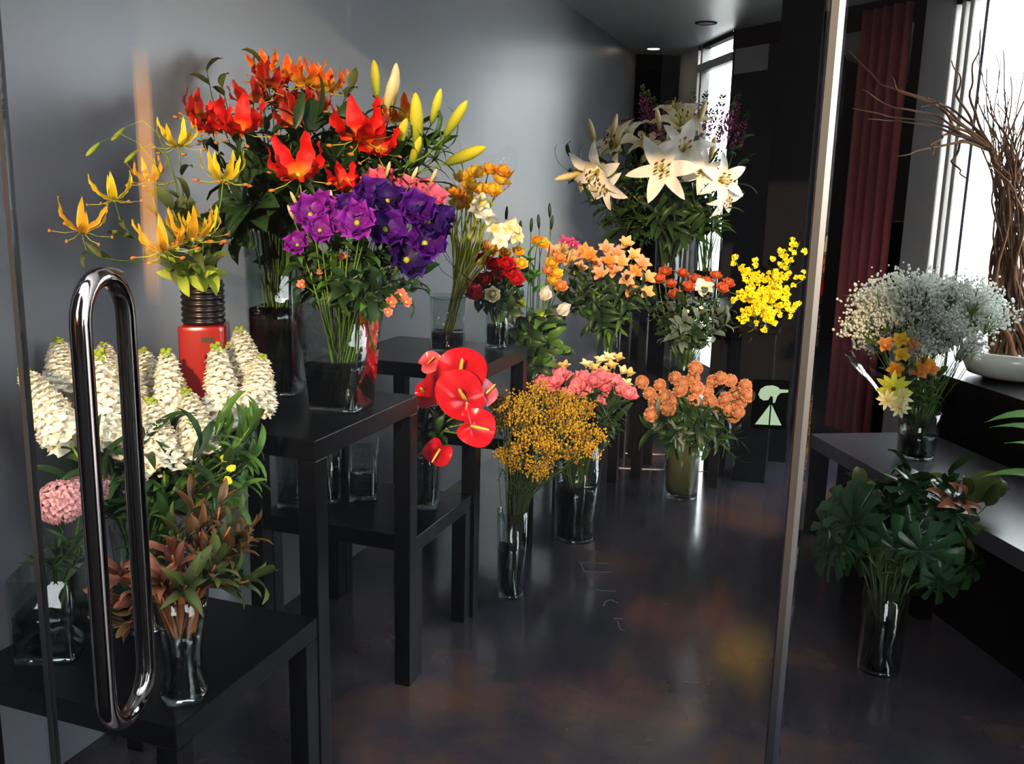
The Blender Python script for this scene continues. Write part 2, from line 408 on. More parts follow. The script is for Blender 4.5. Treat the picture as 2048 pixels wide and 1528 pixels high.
# facade: glass door, side panes, header
fz = 2.60
def fac(g, s0, s1, z0, z1, n0, n1):
    a, b = dpt(s0, n0), dpt(s1, n0); wall_seg(g, a, b, z0, z1, -(n1-n0)); return g
d1 = tag(link('door_1', None), 'frameless glass shop door with a long chrome pull handle', None, None, 'structure')
struct('glass_pane', fac(Geo(), -0.664, 0.214, 0.01, fz-.01, 0.995, 1.005), 'glass_pane', parent=d1)
struct('edge_seal', fac(Geo(), -0.670, -0.664, 0.01, fz-.01, 0.994, 1.006), 'rubber', parent=d1)
struct('edge_seal', fac(Geo(), 0.214, 0.2215, 0.01, fz-.01, 0.996, 1.004), 'rubber', parent=d1)
struct('edge_strip', fac(Geo(), 0.2216, 0.2275, 0.01, fz-.01, 0.996, 1.004), 'steel', parent=d1)
hp = []; sH = -0.564; n0, n1, zb, zt = 0.950, 1.047, 0.852, 1.300; rr = (n1-n0)/2; nc = (n0+n1)/2
for i in range(13): a = PI*i/12; hp.append((nc-rr*math.cos(a), zt+rr*math.sin(a)))
for i in range(1, 8): hp.append((n1, zt+(zb-zt)*i/8))
for i in range(13): a = PI*i/12; hp.append((nc+rr*math.cos(a), zb-rr*math.sin(a)))
for i in range(1, 8): hp.append((n0, zb+(zt-zb)*i/8))
g = Geo(); pts = []
for (n, z) in hp: q = dpt(sH, n); pts.append(Vector((q.x, q.y, z)))
sides = 14; L = len(pts); e3 = Vector((DE.x, DE.y, 0))
for i in range(L):
    t = (pts[(i+1) % L]-pts[i-1]).normalized(); b = t.cross(e3).normalized()
    for k in range(sides):
        a = 2*PI*k/sides; g.v.append(pts[i]+(e3*math.cos(a)+b*math.sin(a))*0.0118); g.uv.append((0, 0))
for i in range(L):
    for k in range(sides):
        i2 = (i+1) % L; k2 = (k+1) % sides; g.f.append((i*sides+k, i*sides+k2, i2*sides+k2, i2*sides+k)); g.mi.append(0)
o = struct('pull_handle', g, 'chrome', smooth=True, parent=d1); o['label'] = 'long chrome loop handle'
# sticker on the door
def dz(s, z, n): q = dpt(s, n); return Vector((q.x, q.y, z))
sc_, zc_ = 0.186, 1.237
st = struct('sticker', fac(Geo(), sc_-0.020, sc_+0.018, zc_-0.028, zc_+0.026, 0.9935, 0.9945), 'sticker_green', parent=d1)
st['label'] = 'dark green sticker with pale emblem'
def flat(poly, n=0.9925):
    g = Geo(); k = len(poly)
    for nn in (n, n+0.0008):
        for (a, b) in poly: g.v.append(dz(sc_+a, zc_+b, nn)); g.uv.append((0, 0))
    g.f.append(tuple(range(k))); g.f.append(tuple(range(k, 2*k))[::-1]); g.mi += [0, 0]
    for i in range(k):
        j = (i+1) % k; g.f.append((i, k+i, k+j, j)); g.mi.append(0)
    return g
bird = [(-0.014, 0.010), (-0.012, 0.016), (-0.007, 0.0195), (0.000, 0.0205), (0.006, 0.019), (0.008, 0.0165), (0.017, 0.0163), (0.017, 0.0135), (0.009, 0.0125), (0.006, 0.009), (0.004, 0.0015), (0.002, 0.0015), (0.0015, 0.008), (-0.001, 0.009), (-0.003, 0.0045), (-0.008, 0.0035), (-0.012, 0.006)]
struct('emblem', flat(bird), 'sticker_pale', parent=st)
for tri in ([(-0.015, -0.023), (-0.0008, -0.0005), (-0.0008, -0.023)], [(0.0008, -0.023), (0.0008, -0.0005), (0.013, -0.023)]):
    struct('emblem', flat(tri), 'sticker_pale', parent=st)
fp = tag(link('window_3', None), 'fixed glass pane to the right of the shop door', None, None, 'structure')
struct('pane', fac(Geo(), 0.230, 1.55, 0.01, fz, 0.995, 1.005), 'glass_pane', parent=fp)
struct('pane', fac(Geo(), 1.56, 2.9, 0.01, fz, 0.995, 1.005), 'glass_pane', parent=fp)
fp = tag(link('window_4', None), 'narrow glass side pane to the left of the shop door', None, None, 'structure')
struct('pane', fac(Geo(), -1.27, -0.674, 0.01, fz, 0.995, 1.005), 'glass_pane', parent=fp)
struct('wall_pier_sun_block', fac(Geo(), -1.8, -1.27, -0.1, fz, 0.93, 1.07), 'wall_dark', 'dark pier added beside the shop front to keep sun off the grey wall')  # unseen pier added to keep sun off the near grey wall
struct('trim_4', fac(Geo(), -1.8, 3.1, fz, 2.95, 0.9, 1.1), 'frame_black', 'dark beam above the shop front glass')
g = Geo(); wall_seg(g, dpt(2.9), SE, 0, 2.9, 0.15); struct('wall_front', g, 'wall_dark', 'dark pier at the end of the shop front')
# the street behind the viewer
g = Geo().box((-18, -9.5, -0.1), (-0.75, -8.0, 16)); g.box((2.98, -9.5, -0.1), (15, -8.0, 16)); g.box((-8, -21, -0.1), (16, -20, 6.15)); struct('wall_light_blocks', g, 'brick_brown', 'unseen brown buildings across the street, shaped to limit sun and sky')  # unseen blocks, placed and sized for the sun gap and dark reflections
g = Geo().box((XL-1.6, -2.0, -0.1), (XL-.2, 0.3, 4.0)); struct('wall_neighbour', g, 'brick_brown', 'brown wall of the neighbouring shop front')
struct('wall_sun_screen', Geo().box((0.45, 0.30, -0.1), (1.4, 0.5, 1.42)), 'brick_brown', 'low brown wall added out of view to shade the monstera')  # out of view, added to keep the sun off the monstera
lp = thing('stripe_lamp', 'slim warm light column added outside for its reflection in the glass door', 'lamp', (-1.30, -1.65, -0.1))  # lamp added out of view so its reflection draws the orange stripe
link('post', Geo().box((-.03, -.03, 0), (.03, .03, 1.12)).mesh('post', 'frame_black', False), lp)
link('light_tube', lathe([(0.024, 1.12), (0.026, 1.13), (0.026, 2.03), (0.024, 2.04)], 16).mesh('light_tube', 'warm_tube'), lp)
link('cap', lathe([(0.04, 2.04), (0.04, 2.08), (0.01, 2.1)], 16).mesh('cap', 'frame_black'), lp)

# ------------------------------------------------------------------ tables
def lack(x0, x1, y0, y1, h, label, group=None, leg=0.05, th=0.05):
    cx, cy = (x0+x1)/2, (y0+y1)/2; hx, hy = (x1-x0)/2, (y1-y0)/2
    r = thing('side_table', label, 'table', (cx, cy, 0), group)
    bevel(link('tabletop', Geo().box((-hx, -hy, h-th), (hx, hy, h)).mesh('tabletop', 'table_black', False), r), 0.002)
    lm = Geo().box((-leg/2, -leg/2, 0), (leg/2, leg/2, h-th)).mesh('leg', 'table_black', False)
    for sx in (-1, 1):
        for sy in (-1, 1):
            bevel(link('leg', lm, r, T((sx*(hx-leg/2), sy*(hy-leg/2), 0))), 0.002)
    return r
HT, HL = 0.885, 0.45
TX0, TX1 = -1.655, -1.105
lack(TX0, TX1, 1.285, 1.788, HL, 'low black table with white stock and bronze leaves, under the door handle')
lack(TX0, TX1, 1.795, 2.345, HT, 'tall black table carrying the red pot and purple flowers')
lack(TX0, TX1-.01, 2.352, 2.795, HL, 'low black table holding the red anthurium vase')
lack(TX0, TX1, 2.80, 3.33, HT, 'tall black table carrying the vase of wrapped yellow flowers')
lack(TX0+.02, -1.14, 3.52, 4.06, HL, 'low black table under the yellow and white tulips')
lack(-1.55, -1.0, 4.52, 5.07, HL, 'low black table under the peach alstroemeria')
lack(-1.12, -0.57, 5.0, 5.55, HT, 'tall black table carrying the white lilies')
lack(-0.83, -0.38, 7.98, 8.43, HL, 'bare low black table far behind the yellow orchids')
pd = thing('pedestal', 'tall narrow black pedestal under the yellow orchids', 'pedestal', (-0.365, 4.93, 0))
bevel(link('body', Geo().box((-.085, -.085, 0), (.085, .085, 0.79)).mesh('body', 'table_black', False), pd), 0.003)
bevel(link('top_plate', Geo().box((-.10, -.10, 0.79), (.10, .10, 0.815)).mesh('top_plate', 'table_black', False), pd), 0.003)
def bench(a, ln, wd, h, label, mat, name='display_bench'):
    rz = math.atan2(SD.y, SD.x); r = thing(name, label, 'bench', (a.x, a.y, 0), rz=rz)
    # local x runs along the window wall, local +y is away from the window's left; window side is +y rotated -> use -y
    bevel(link('bench_top', Geo().box((0, 0, h-.06), (ln, wd, h)).mesh('bench_top', mat, False), r), 0.002)
    lm = Geo().box((-.03, -.03, 0), (.03, .03, h-.06)).mesh('leg', 'table_black', False)
    for x in (0.035, ln*.5, ln-.035):
        for y in (0.035, wd-.035): link('leg', lm, r, T((x, y, 0)))
    return r
r2 = bench(Vector((-0.062, 4.186)), 1.75, 0.56, 0.45, 'low dark display bench under the baby\'s breath', 'bench_top')
R1a = Vector((0.40, 4.55))
r1 = bench(R1a, 1.5, 0.50, 0.72, 'taller dark display bench under the willow pot, by the window', 'table_black')
link('side_panel', Geo().box((0.07, 0.06, 0.0), (1.43, 0.08, 0.66)).mesh('side_panel', 'table_black', False), r1)
link('side_panel', Geo().box((0.10, 0.10, 0.0), (1.68, 0.12, 0.39)).mesh('side_panel', 'table_black', False), r2)
link('end_panel', Geo().box((0.08, 0.10, 0.0), (0.10, 0.50, 0.39)).mesh('end_panel', 'table_black', False), r2)
# light metal joint strips in the floor and painted strokes of letters mirrored in it
for i, (py) in enumerate((905, 935)):
    a, b = on_z(1236, py, 0), on_z(1330, py-1, 0)
    g = Geo(); wall_seg(g, (a.x, a.y), (b.x+.25, b.y+.02), 0, 0.003, 0.012); struct('trim_%d' % (5+i), g, 'strip_metal', 'thin pale metal joint strip in the floor')
fl0 = on_z(1205, 1150, 0); fl = thing('reflected_lettering', 'faint painted reflection of letter strokes on the dark floor in front of the tables', 'lettering', fl0)
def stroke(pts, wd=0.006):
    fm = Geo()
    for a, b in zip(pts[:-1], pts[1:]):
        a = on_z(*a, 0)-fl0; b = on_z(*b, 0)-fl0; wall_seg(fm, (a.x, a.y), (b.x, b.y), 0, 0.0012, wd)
    link('stroke', fm.mesh('stroke', 'reflection_mark', False), fl)
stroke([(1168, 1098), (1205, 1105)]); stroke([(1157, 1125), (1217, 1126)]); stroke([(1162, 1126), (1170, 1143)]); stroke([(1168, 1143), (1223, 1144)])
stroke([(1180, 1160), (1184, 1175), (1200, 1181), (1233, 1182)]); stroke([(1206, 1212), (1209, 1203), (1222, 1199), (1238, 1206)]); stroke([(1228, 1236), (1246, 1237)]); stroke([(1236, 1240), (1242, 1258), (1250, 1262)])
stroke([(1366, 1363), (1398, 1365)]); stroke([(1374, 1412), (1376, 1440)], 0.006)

# ------------------------------------------------------------------ vases
class Vase:
    pass
def mkvase(name, label, base, prof, sq=False, water=0.5, rz=0.0, th=0.004, cat='vase', glass='glass_vase', group=None, moss=False, seg=28):
    """prof: outer (half width, height) pairs from bottom to rim"""
    v = Vase(); v.c = Vector(base); v.top = prof[-1][1]; v.rm = prof[-1][0]; v.rb = prof[0][0]; v.prof = prof
    r = thing(name, label, cat, base, group, rz); v.root = r
    mk = (lambda p: squarish(p)) if sq else (lambda p: lathe(p, seg))
    inner = [(max(.002, a-th), b) for a, b in prof]; inner[0] = (inner[0][0], inner[0][1]+0.014)
    body = mk(prof + inner[::-1])
    link('glass_body', body.mesh('glass_body', glass), r)
    link('glass_base', mk([(prof[0][0]*.97, 0.001), (prof[0][0]*.97, 0.013)]).mesh('glass_base', 'glass_base'), r)
    if water:
        H = prof[-1][1]*water; wp = []
        for i in range(7):
            z = 0.016+(H-.016)*i/6; wp.append((rad_at(prof, z)-th-.0015, z))
        link('water', mk(wp).mesh('water', 'water'), r)
    if moss:
        wp = []
        for i in range(8):
            z = 0.03+(prof[-1][1]*.86-.03)*i/7; wp.append(((rad_at(prof, z)-th-.004)*(0.72+.28*math.sin(PI*min(1, .25+i/8))), z))
        link('moss_lining', mk(wp).mesh('moss_lining', 'moss'), r)
    return v
def rad_at(prof, z):
    for (a, b), (c, d) in zip(prof[:-1], prof[1:]):
        if b <= z <= d: return a+(c-a)*(z-b)/max(1e-6, d-b)
    return prof[-1][0]

# ------------------------------------------------------------------ plant materials
G = petal_mat
G('leaf_dark', '1c3018', '2a4420', trans=0.2, rough=0.4); G('leaf_mid', '3a5a22', '557a30', trans=0.3, rough=0.4)
G('leaf_olive', '3c4620', '5a6230', trans=0.25); G('leaf_grey', '4a5a50', '6e7f74', trans=0.2); G('leaf_lime', '7c9430', 'b4c040', trans=0.35)
G('leaf_bronze', '3a2e1a', '6e4c2c', edge='8a6034', trans=0.25, rough=0.35); G('leaf_rust', '5c3024', '9a5c44', trans=0.25, rough=0.35)
G('monstera', '1f3822', '2c4c2c', trans=0.15, rough=0.25, vary=0.25); G('leaf_bright', '4f9030', '7fc048', trans=0.4)
G('glo_red', 'e89a18', 'd4120e', edge='e02c14', pos=0.10, trans=0.2); G('glo_dark', 'c8862a', 'a01812', edge='c84c20', pos=0.25)
G('glo_orange', 'e8c430', 'ee5a1c', edge='f0b030', pos=0.4); G('glo_yellow', 'c8c020', 'f2c81a', edge='f8e060', pos=0.2); G('glo_gold', 'd8881a', 'eeaa20', edge='f4cc50', pos=0.3)
G('lily_white', 'f2eec0', 'fbf5ee', pos=0.2, vary=0.04); G('lily_cream', 'f0e2a0', 'f6e6c4', pos=0.3, vary=0.05); G('bud_yellow', '8aa030', 'e8dc40', pos=0.4); G('bud_cream', 'b8a850', 'f0dcae', pos=0.35)
G('liz_purple', '3c1060', '58178a', edge='6d20a0', pos=0.4); G('liz_violet', '6a1878', '9222a8', edge='a83abc', pos=0.4); G('liz_deep', '241050', '38186e', pos=0.4)
G('pink_rose', 'c83a5c', 'e87090', pos=0.4); G('pink_hot', 'e8486a', 'f78ca0', edge='fbb0b4', pos=0.5); G('pink_pale', 'e08a90', 'f6c4c2', pos=0.4); G('pink_coral', 'e07060', 'f09a80', pos=0.5)
G('stock_white', 'f4f0d2', 'fffaf0', pos=0.4, vary=0.05, trans=0.25); G('cream', 'e8d890', 'f7efc8', pos=0.4); G('cream_gold', 'c8a050', 'ecd088', pos=0.4)
G('peach', 'e8b060', 'f8cc94', edge='f6d0a0', pos=0.4); G('peach_pink', 'e89868', 'f4c0a0', pos=0.4); G('apricot', 'e88a3a', 'f4a860', pos=0.4)
G('orange_pom', 'b87048', 'e2a278', pos=0.5, vary=0.1); G('orange_red', 'c04a20', 'd86a40', pos=0.5); G('yellow_gold', 'fcc01c', 'ffdc4a', pos=0.4, trans=.4); G('yellow_orange', 'f8981c', 'ffbc3c', pos=0.4, trans=.4)
G('lemon', 'd8dc30', 'f2ee50', pos=0.3); G('oncidium', 'f0c800', 'ffe41a', pos=0.3, vary=0.08); G('red_rose', '9c0c18', 'd41c28', pos=0.4); G('anthurium', 'a00c18', 'c81a26', pos=0.5, rough=0.18, trans=0.12); G('anth_pink', 'c83048', 'ea6a78', pos=0.5, rough=0.2)
G('solidago', 'b08a20', 'd8b02c', pos=0.5); G('solidago_brown', '86602a', 'a87c30', pos=0.5); G('gyp_white', 'e8ece4', 'fbfbf8', pos=0.5, trans=0.55); G('purple_spike', '7a3458', 'a05078', pos=0.5); G('magenta', 'b83070', 'd85090', pos=0.5)
plain('stem_green', '5c7a2c', 0.5); plain('stem_dark', '35481f', 0.5); plain('stem_brown', '6a3c22', 0.6); plain('stem_orange', 'b0602c', 0.5); plain('stem_lime', 'a8a838', 0.5)
plain('anther', 'b06a20', 0.7); plain('anther_brown', '6a2c10', 0.7); plain('spadix', 'e0c050', 0.5)

# ------------------------------------------------------------------ petal, leaf and bloom meshes (shared)
ME = {}
def shared(key, fn):
    if key not in ME: ME[key] = fn()
    return ME[key]
R_ = math.radians
def pm(key, mat, *a, **k): return shared(key+'|'+mat, lambda: petal(*a, **k).mesh(key, mat))
def leafset(kind, mat):
    if kind == 'lance': return [pm('leaf_l%d' % i, mat, 0.085+.012*i, 0.020, R_(35), R_(80+25*i), 0.3, 0.05, 0.8) for i in range(3)]
    if kind == 'lance2': return [pm('leaf_m%d' % i, mat, 0.08+.015*i, 0.024, R_(20), R_(50+30*i), 0.35, 0.10, 0.75) for i in range(3)]
    if kind == 'broad': return [pm('leaf_b%d' % i, mat, 0.085+.012*i, 0.042, R_(30), R_(85+20*i), 0.25, 0.06, 0.75) for i in range(3)]
    if kind == 'small': return [pm('leaf_s%d' % i, mat, 0.045+.008*i, 0.022, R_(35), R_(80+25*i), 0.3, 0.05, 0.8, nu=5, nv=3) for i in range(3)]
    if kind == 'needle': return [pm('leaf_n%d' % i, mat, 0.05+.008*i, 0.007, R_(30), R_(70+20*i), 0.2, 0, 0.8, nu=4, nv=3) for i in range(3)]
    if kind == 'blade': return [pm('leaf_d%d' % i, mat, 0.20+.03*i, 0.014, R_(8), R_(30+25*i), 0.3, 0, 0.5, nu=8, nv=3) for i in range(3)]
def bezier(p0, p1, p2, p3, n):
    out = []
    for i in range(n+1):
        t = i/n; u = 1-t; out.append(p0*u**3 + p1*3*u*u*t + p2*3*u*t*t + p3*t**3)
    return out
def stemmed(name, label, group, vase, head, dirn, mat='stem_green', r=0.0022, leaves=None, cat='flower', n=7, basept=None, rbf=0.55, top_r=0.75):
    """a cut stem standing in a vase: Empty at its foot, a stem mesh and leaves; returns root, local head position, head direction"""
    head = Vector(head); dirn = Vector(dirn).normalized(); c = vase.c
    a = rnd(0, 2*PI); k = math.sqrt(random.random())*vase.rb*rbf
    out2 = Vector((head.x-c.x, head.y-c.y, 0)); ol = out2.length; out2 = out2/ol if ol > 1e-5 else Vector((1, 0, 0))
    base = c + Vector((math.cos(a)*k, math.sin(a)*k, 0)) - out2*vase.rb*0.25 + Vector((0, 0, 0.018))
    mouth = c + out2*min(vase.rm*0.72, ol*0.5) + Vector((rnd(-1, 1), rnd(-1, 1), 0))*vase.rm*0.18 + Vector((0, 0, vase.top))
    if head.z < mouth.z+.02: dirn = (dirn+Vector((0, 0, .3))).normalized()
    D = (head-mouth).length
    p = [base, base.lerp(mouth, .5)] + bezier(mouth, mouth+(mouth-base).normalized()*D*.35, head-dirn*D*.35, head, n)
    root = thing(name, label, cat, base, group)
    loc = [q-base for q in p]
    link('stem', tube(loc, [r]*(len(loc)-1)+[r*top_r], 5).mesh('stem', mat), root)
    if leaves:
        ms, cnt, t0, t1, sz = leaves; seg = loc[2:]
        for i in range(cnt):
            t = t0+(t1-t0)*(i+rnd(.1, .9))/cnt; f = t*(len(seg)-1); j = min(int(f), len(seg)-2)
            q = seg[j].lerp(seg[j+1], f-j); tn = (seg[j+1]-seg[j]).normalized()
            link('leaf', random.choice(ms), root, T(q) @ frame_z(tn, i*2.4+rnd(0, .8)) @ S(sz*rnd(.75, 1.25)))
    return root, loc[-1], dirn
def bloom_of(root, pos, dirn, core, petals, n, scale, rings=1, spin=None, name='bloom', pname='petal'):
    """bloom part (its heart) with petal sub-parts"""
    spin = rnd(0, 6) if spin is None else spin
    b = link(name, core, root, T(pos) @ frame_z(dirn, spin) @ S(scale))
    for k in range(n):
        me = petals[k % len(petals)]
        link(pname, me, b, RZ(2*PI*k/n+rnd(-.1, .1)) @ Matrix.Rotation(rnd(-.08, .08), 4, 'Y'))
    return b
def joined(key, mats, fn):
    def mk():
        g = Geo(); fn(g); return g.mesh(key, mats)
    return shared(key+str(mats), mk)
def core_glo(g):
    g.add(blob(0.006), T((0, 0, 0)), 0)
    for k in range(6):
        a = k*PI/3+.5; d = Vector((math.cos(a), math.sin(a), 0))
        pts = [d*.004, d*.03+Vector((0, 0, -.008)), d*.058+Vector((0, 0, -.006))]
        g.add(tube(pts, [.0013, .001, .0009], 4), None, 0); g.add(blob(.0035, 5, 3), T(pts[-1]) @ S((2.2, 1, 1)), 1)
def gloriosa(label, group, vase, head, dirn, mat, sc=1.0, wide=0.024, leaves=None):
    r, p, d = stemmed('gloriosa_lily', label, group, vase, head, dirn, 'stem_green', 0.0018, leaves)
    core = joined('glo_core', ['stem_lime', 'anther'], core_glo)
    ps = [pm('glo_p%d_%d' % (i, int(wide*1000)), mat, 0.085, wide, R_(88-8*i), R_(-18+16*i), -0.25, 0.16, 0.75, nu=9, wn=5, phase=i*1.7) for i in range(3)]
    bloom_of(r, p, d, core, ps, 6, sc)
    return r
def core_lily(g):
    g.add(blob(0.009), None, 0); g.add(tube([(0, 0, 0), (0.004, 0, .06), (0.01, 0, .085)], [.002, .002, .0028], 5), None, 0)
    for k in range(6):
        a = k*PI/3+.3; d = Vector((math.cos(a), math.sin(a), 0)); t = d*.022+Vector((0, 0, .07))
        g.add(tube([(0, 0, .0), d*.008+Vector((0, 0, .045)), t], .0012, 4), None, 0); g.add(blob(.004, 5, 3), T(t) @ S((1, 2.4, .8)), 1)
def lily(label, group, vase, head, dirn, mat='lily_white', sc=1.0, leaves=None):
    r, p, d = stemmed('white_lily', label, group, vase, head, dirn, 'stem_dark', 0.0035, leaves)
    core = joined('lily_core', ['stem_lime', 'anther_brown'], core_lily)
    ps = [pm('lily_p%d' % i, mat, 0.135, 0.050-.012*(i % 2), R_(22), R_(118+8*i), 0.22, 0.06, 0.85, nu=9, wn=4, phase=i) for i in range(2)]
    bloom_of(r, p, d, core, ps, 6, sc)
    return r
def bud_mesh(mat):
    return shared('bud'+mat, lambda: lathe([(.002, 0), (.008, .012), (.0115, .035), (.0125, .06), (.009, .085), (.004, .098), (1e-4, .102)], 9).mesh('bud', mat))
def budstem(label, group, vase, head, dirn, mat, sc, name='lily_bud', leaves=None, stem='stem_green', r=0.0026):
    ro, p, d = stemmed(name, label, group, vase, head, dirn, stem, r, leaves)
    link('bud', bud_mesh(mat), ro, T(p) @ frame_z(d, rnd(0, 6)) @ S(sc)); return ro
def core_small(g): g.add(blob(0.006, 6, 4), T((0, 0, .004)), 0)
def cupflower(name, label, group, vase, head, dirn, mats, sc, n=6, L=0.045, W=0.04, a0=55, a1=10, wave=.08, core='spadix', leaves=None, stem='stem_green', r=0.002):
    """open cup-shaped flower with separate petals in two rings"""
    ro, p, d = stemmed(name, label, group, vase, head, dirn, stem, r, leaves)
    c = joined('cup_core'+core, [core], core_small)
    mats = [mats] if isinstance(mats, str) else mats
    m = random.choice(mats)
    ps = [pm('cup%s_%d_%d_%d_%d' % (name, i, int(L*1000), a0, a1), m, L*(1-.12*(i % 2)), W, R_(a0+14*(i % 2)), R_(a1+18*(i % 2)), 0.35, wave, 0.9, nu=6, phase=i*2) for i in range(2)]
    bloom_of(ro, p, d, c, ps, n, sc); return ro
def ball_bloom(key, mat, layers, r=0.03):
    """many overlapping petals in one rounded head"""
    def fn(g):
        for li, (n, a0, a1, L, W) in enumerate(layers):
            for k in range(n):
                g.add(petal(L*r, W*r, R_(a0), R_(a1), 0.4, 0.07, 0.9, nu=5, nv=4, phase=k), RZ(2*PI*(k+.5*(li % 2))/n+li*.4), 0)
        g.add(blob(r*.42, 7, 5), T((0, 0, r*.42)), 0)
    return joined('ball_'+key, [mat], fn)
ROSE = [(6, 100, 20, 1.6, 1.5), (6, 78, -25, 1.6, 1.4), (5, 55, -45, 1.5, 1.2), (5, 34, -45, 1.35, 1.0), (3, 15, -40, 1.2, .8)]
TULIP = [(3, 48, -28, 2.3, 1.7), (3, 34, -26, 2.2, 1.5)]
def headflower(name, label, group, vase, head, dirn, mesh, sc, leaves=None, stem='stem_green', r=0.0022):
    ro, p, d = stemmed(name, label, group, vase, head, dirn, stem, r, leaves)
    link('bloom', mesh, ro, T(p) @ frame_z(d, rnd(0, 6)) @ S(sc)); return ro
def pompom_mesh(mat):
    def fn(g):
        n = 130
        g.add(blob(.021, 12, 8), None, 0)
        for i in range(n):
            z = 1-2*(i+.5)/n; a = i*2.39996; q = math.sqrt(1-z*z); d = Vector((q*math.cos(a), q*math.sin(a), z))
            g.add(petal(.013, .009, R_(0), R_(35), .5, 0, .9, nu=2, nv=3), T(d*.018) @ frame_z(d, i), 0)
    return joined('pompom', [mat], fn)
def spray(label, group, name, vase, head, dirn, mesh, sc, stem='stem_green', r=0.0015, leaves=None, part='flower_cloud'):
    ro, p, d = stemmed(name, label, group, vase, head, dirn, stem, r, leaves)
    o = link(part, mesh, ro, T(p) @ frame_z(d, rnd(0, 6)) @ S(sc)); tag(o, kind='stuff'); return ro
def sprig(label, group, vase, head, dirn, kind='lance', mat='leaf_dark', n=8, sz=1.0, stem='stem_dark', t0=0.05, name='leafy_sprig', r=0.0018):
    label = label.replace('{c}', {'leaf_dark': 'dark green', 'leaf_mid': 'fresh green', 'leaf_grey': 'pale grey green', 'leaf_olive': 'olive green'}.get(mat, 'green')).replace('{k}', {'small': 'small leaved', 'lance': 'narrow leaved', 'broad': 'broad leaved'}.get(kind, 'leafy'))
    ms = leafset(kind, mat)
    ro, p, d = stemmed(name, label, group, vase, head, dirn, stem, r, (ms, n, t0, 0.98, sz), cat='foliage')
    link('leaf', random.choice(ms), ro, T(p) @ frame_z(d, rnd(0, 6)) @ Matrix.Rotation(-.6, 4, 'Y') @ S(sz)); return ro
def sprig_n(nm, *a, **k): return sprig(*a, **{**k, 'name': nm})
def outdir(v, p, up=0.5, j=0.25):
    c = v.c + Vector((0, 0, v.top)); d = (Vector(p)-c).normalized()
    return (d + Vector((rnd(-j, j), rnd(-j, j), up+rnd(-j, j)*.5))).normalized()
TOCAM = lambda p: (CAM-Vector(p)).normalized()
def facing(v, p, k=0.6, up=0.2, j=.25):
    """outwards from the bunch, partly turned to the open side of the shop"""
    return (outdir(v, p, up, j)*(1-k) + Vector((0.35, -0.9, 0.15))*k).normalized()
def region(n, cx, cy, rx, ry, d, dd):
    out = []
    for i in range(n):
        a = i*2.39996+rnd(-.4, .4); k = math.sqrt((i+.5)/n); out.append(at(cx+rx*k*math.cos(a), cy+ry*k*math.sin(a), d+rnd(-dd, dd)))
    return out

def cl(p, xmin=-1.70):
    p = Vector(p)
    if p.x < xmin:
        r = p-CAM; p = CAM + r*((xmin)/r.x)
    return p
def L_(kind, mat, n, t0=.1, t1=.8, sz=1.0): return (leafset(kind, mat), n, t0, t1, sz)

# ------------------------------------------------------------------ 1 white stock on the low front table
def stock_mesh(i):
    def fn(g):
        rs = random.Random(40+i); n = 95
        for k in range(n):
            t = (k+.5)/n; z = .205*t; rad = .040*(1-t)**.55*(.55+.45*min(1, t*6))+.006; a = k*2.39996
            d = Vector((math.cos(a), math.sin(a), .25+.8*t)).normalized(); sz = (.020*(1-.55*t))*rs.uniform(.85, 1.2)
            for q in range(4):
                g.add(petal(sz*1.15, sz*1.15, R_(48), R_(95), .5, .2, .9, nu=3, nv=3, phase=q+k), T(Vector((math.cos(a)*rad*.55, math.sin(a)*rad*.55, z))) @ frame_z(d, q*PI/2+k) , 0)
        for k in range(9):
            a = k*2.4; g.add(blob(.006, 5, 4, 1.4), T((.006*math.cos(a), .006*math.sin(a), .198+.0025*k)), 1)
    return joined('stock%d' % i, ['stock_white', 'leaf_lime'], fn)
vS = mkvase('glass_vase', 'round glass vase of white stock at the back of the low front table', (-1.44, 1.60, HL), [(.055, 0), (.058, .12), (.07, .25)], water=.6)
gS = 'white stock stems on the low front table'; lS = 'white stock flower spike in the big bunch behind the door handle'
spikes = [((140, 888), (48, 742), 1.96), ((128, 790), (116, 680), 2.1), ((218, 910), (198, 706), 2.0), ((212, 770), (208, 688), 2.2), ((312, 815), (285, 700), 2.25),
          ((350, 860), (332, 702), 2.15), ((328, 942), (302, 800), 1.95), ((404, 912), (372, 782), 2.0), ((452, 850), (432, 692), 2.1), ((498, 770), (478, 658), 2.2), ((512, 825), (524, 712), 2.12), ((262, 860), (262, 730), 2.1), ((180, 840), (160, 700), 2.15), ((470, 800), (462, 690), 2.2)]
for i, (b, t, d) in enumerate(spikes):
    pb, pt = cl(at(*b, d), -1.68), cl(at(*t, d+.03), -1.70)
    ro, p, dd = stemmed('stock_flower', lS, gS, vS, pb, pt-pb, 'stem_green', .003, L_('lance', 'leaf_mid', 6, .2, .95, .9))
    k = (pt-pb).length/.215
    tag(link('floret_spike', stock_mesh(i % 3), ro, T(p) @ frame_z(pt-pb, i) @ S((1.28*min(1.15, .75+.3*k), 1.28*min(1.15, .75+.3*k), k))), kind='stuff')
for p in region(16, 300, 930, 200, 75, 2.02, .1): sprig_n('stock_foliage_stem', 'dark green leafy stem among the white stock', 'stock foliage', vS, cl(p), outdir(vS, p, .5), 'lance', 'leaf_dark', 9, 1.1)
for p in region(14, 470, 905, 45, 85, 2.02, .06): sprig_n('stock_foliage_stem', 'bright green leafy stem at the edge of the white stock', 'green edge foliage', vS, cl(p), outdir(vS, p, .6), 'lance', 'leaf_mid', 9, .9, 'stem_green')
for q in ((450, 918), (462, 938), (446, 984), (456, 962)):
    p = at(*q, 1.92); cupflower('yellow_filler_flower', 'tiny yellow flower under the white stock', 'tiny yellow filler flowers', vS, p, facing(vS, p), 'lemon', .35, 5)

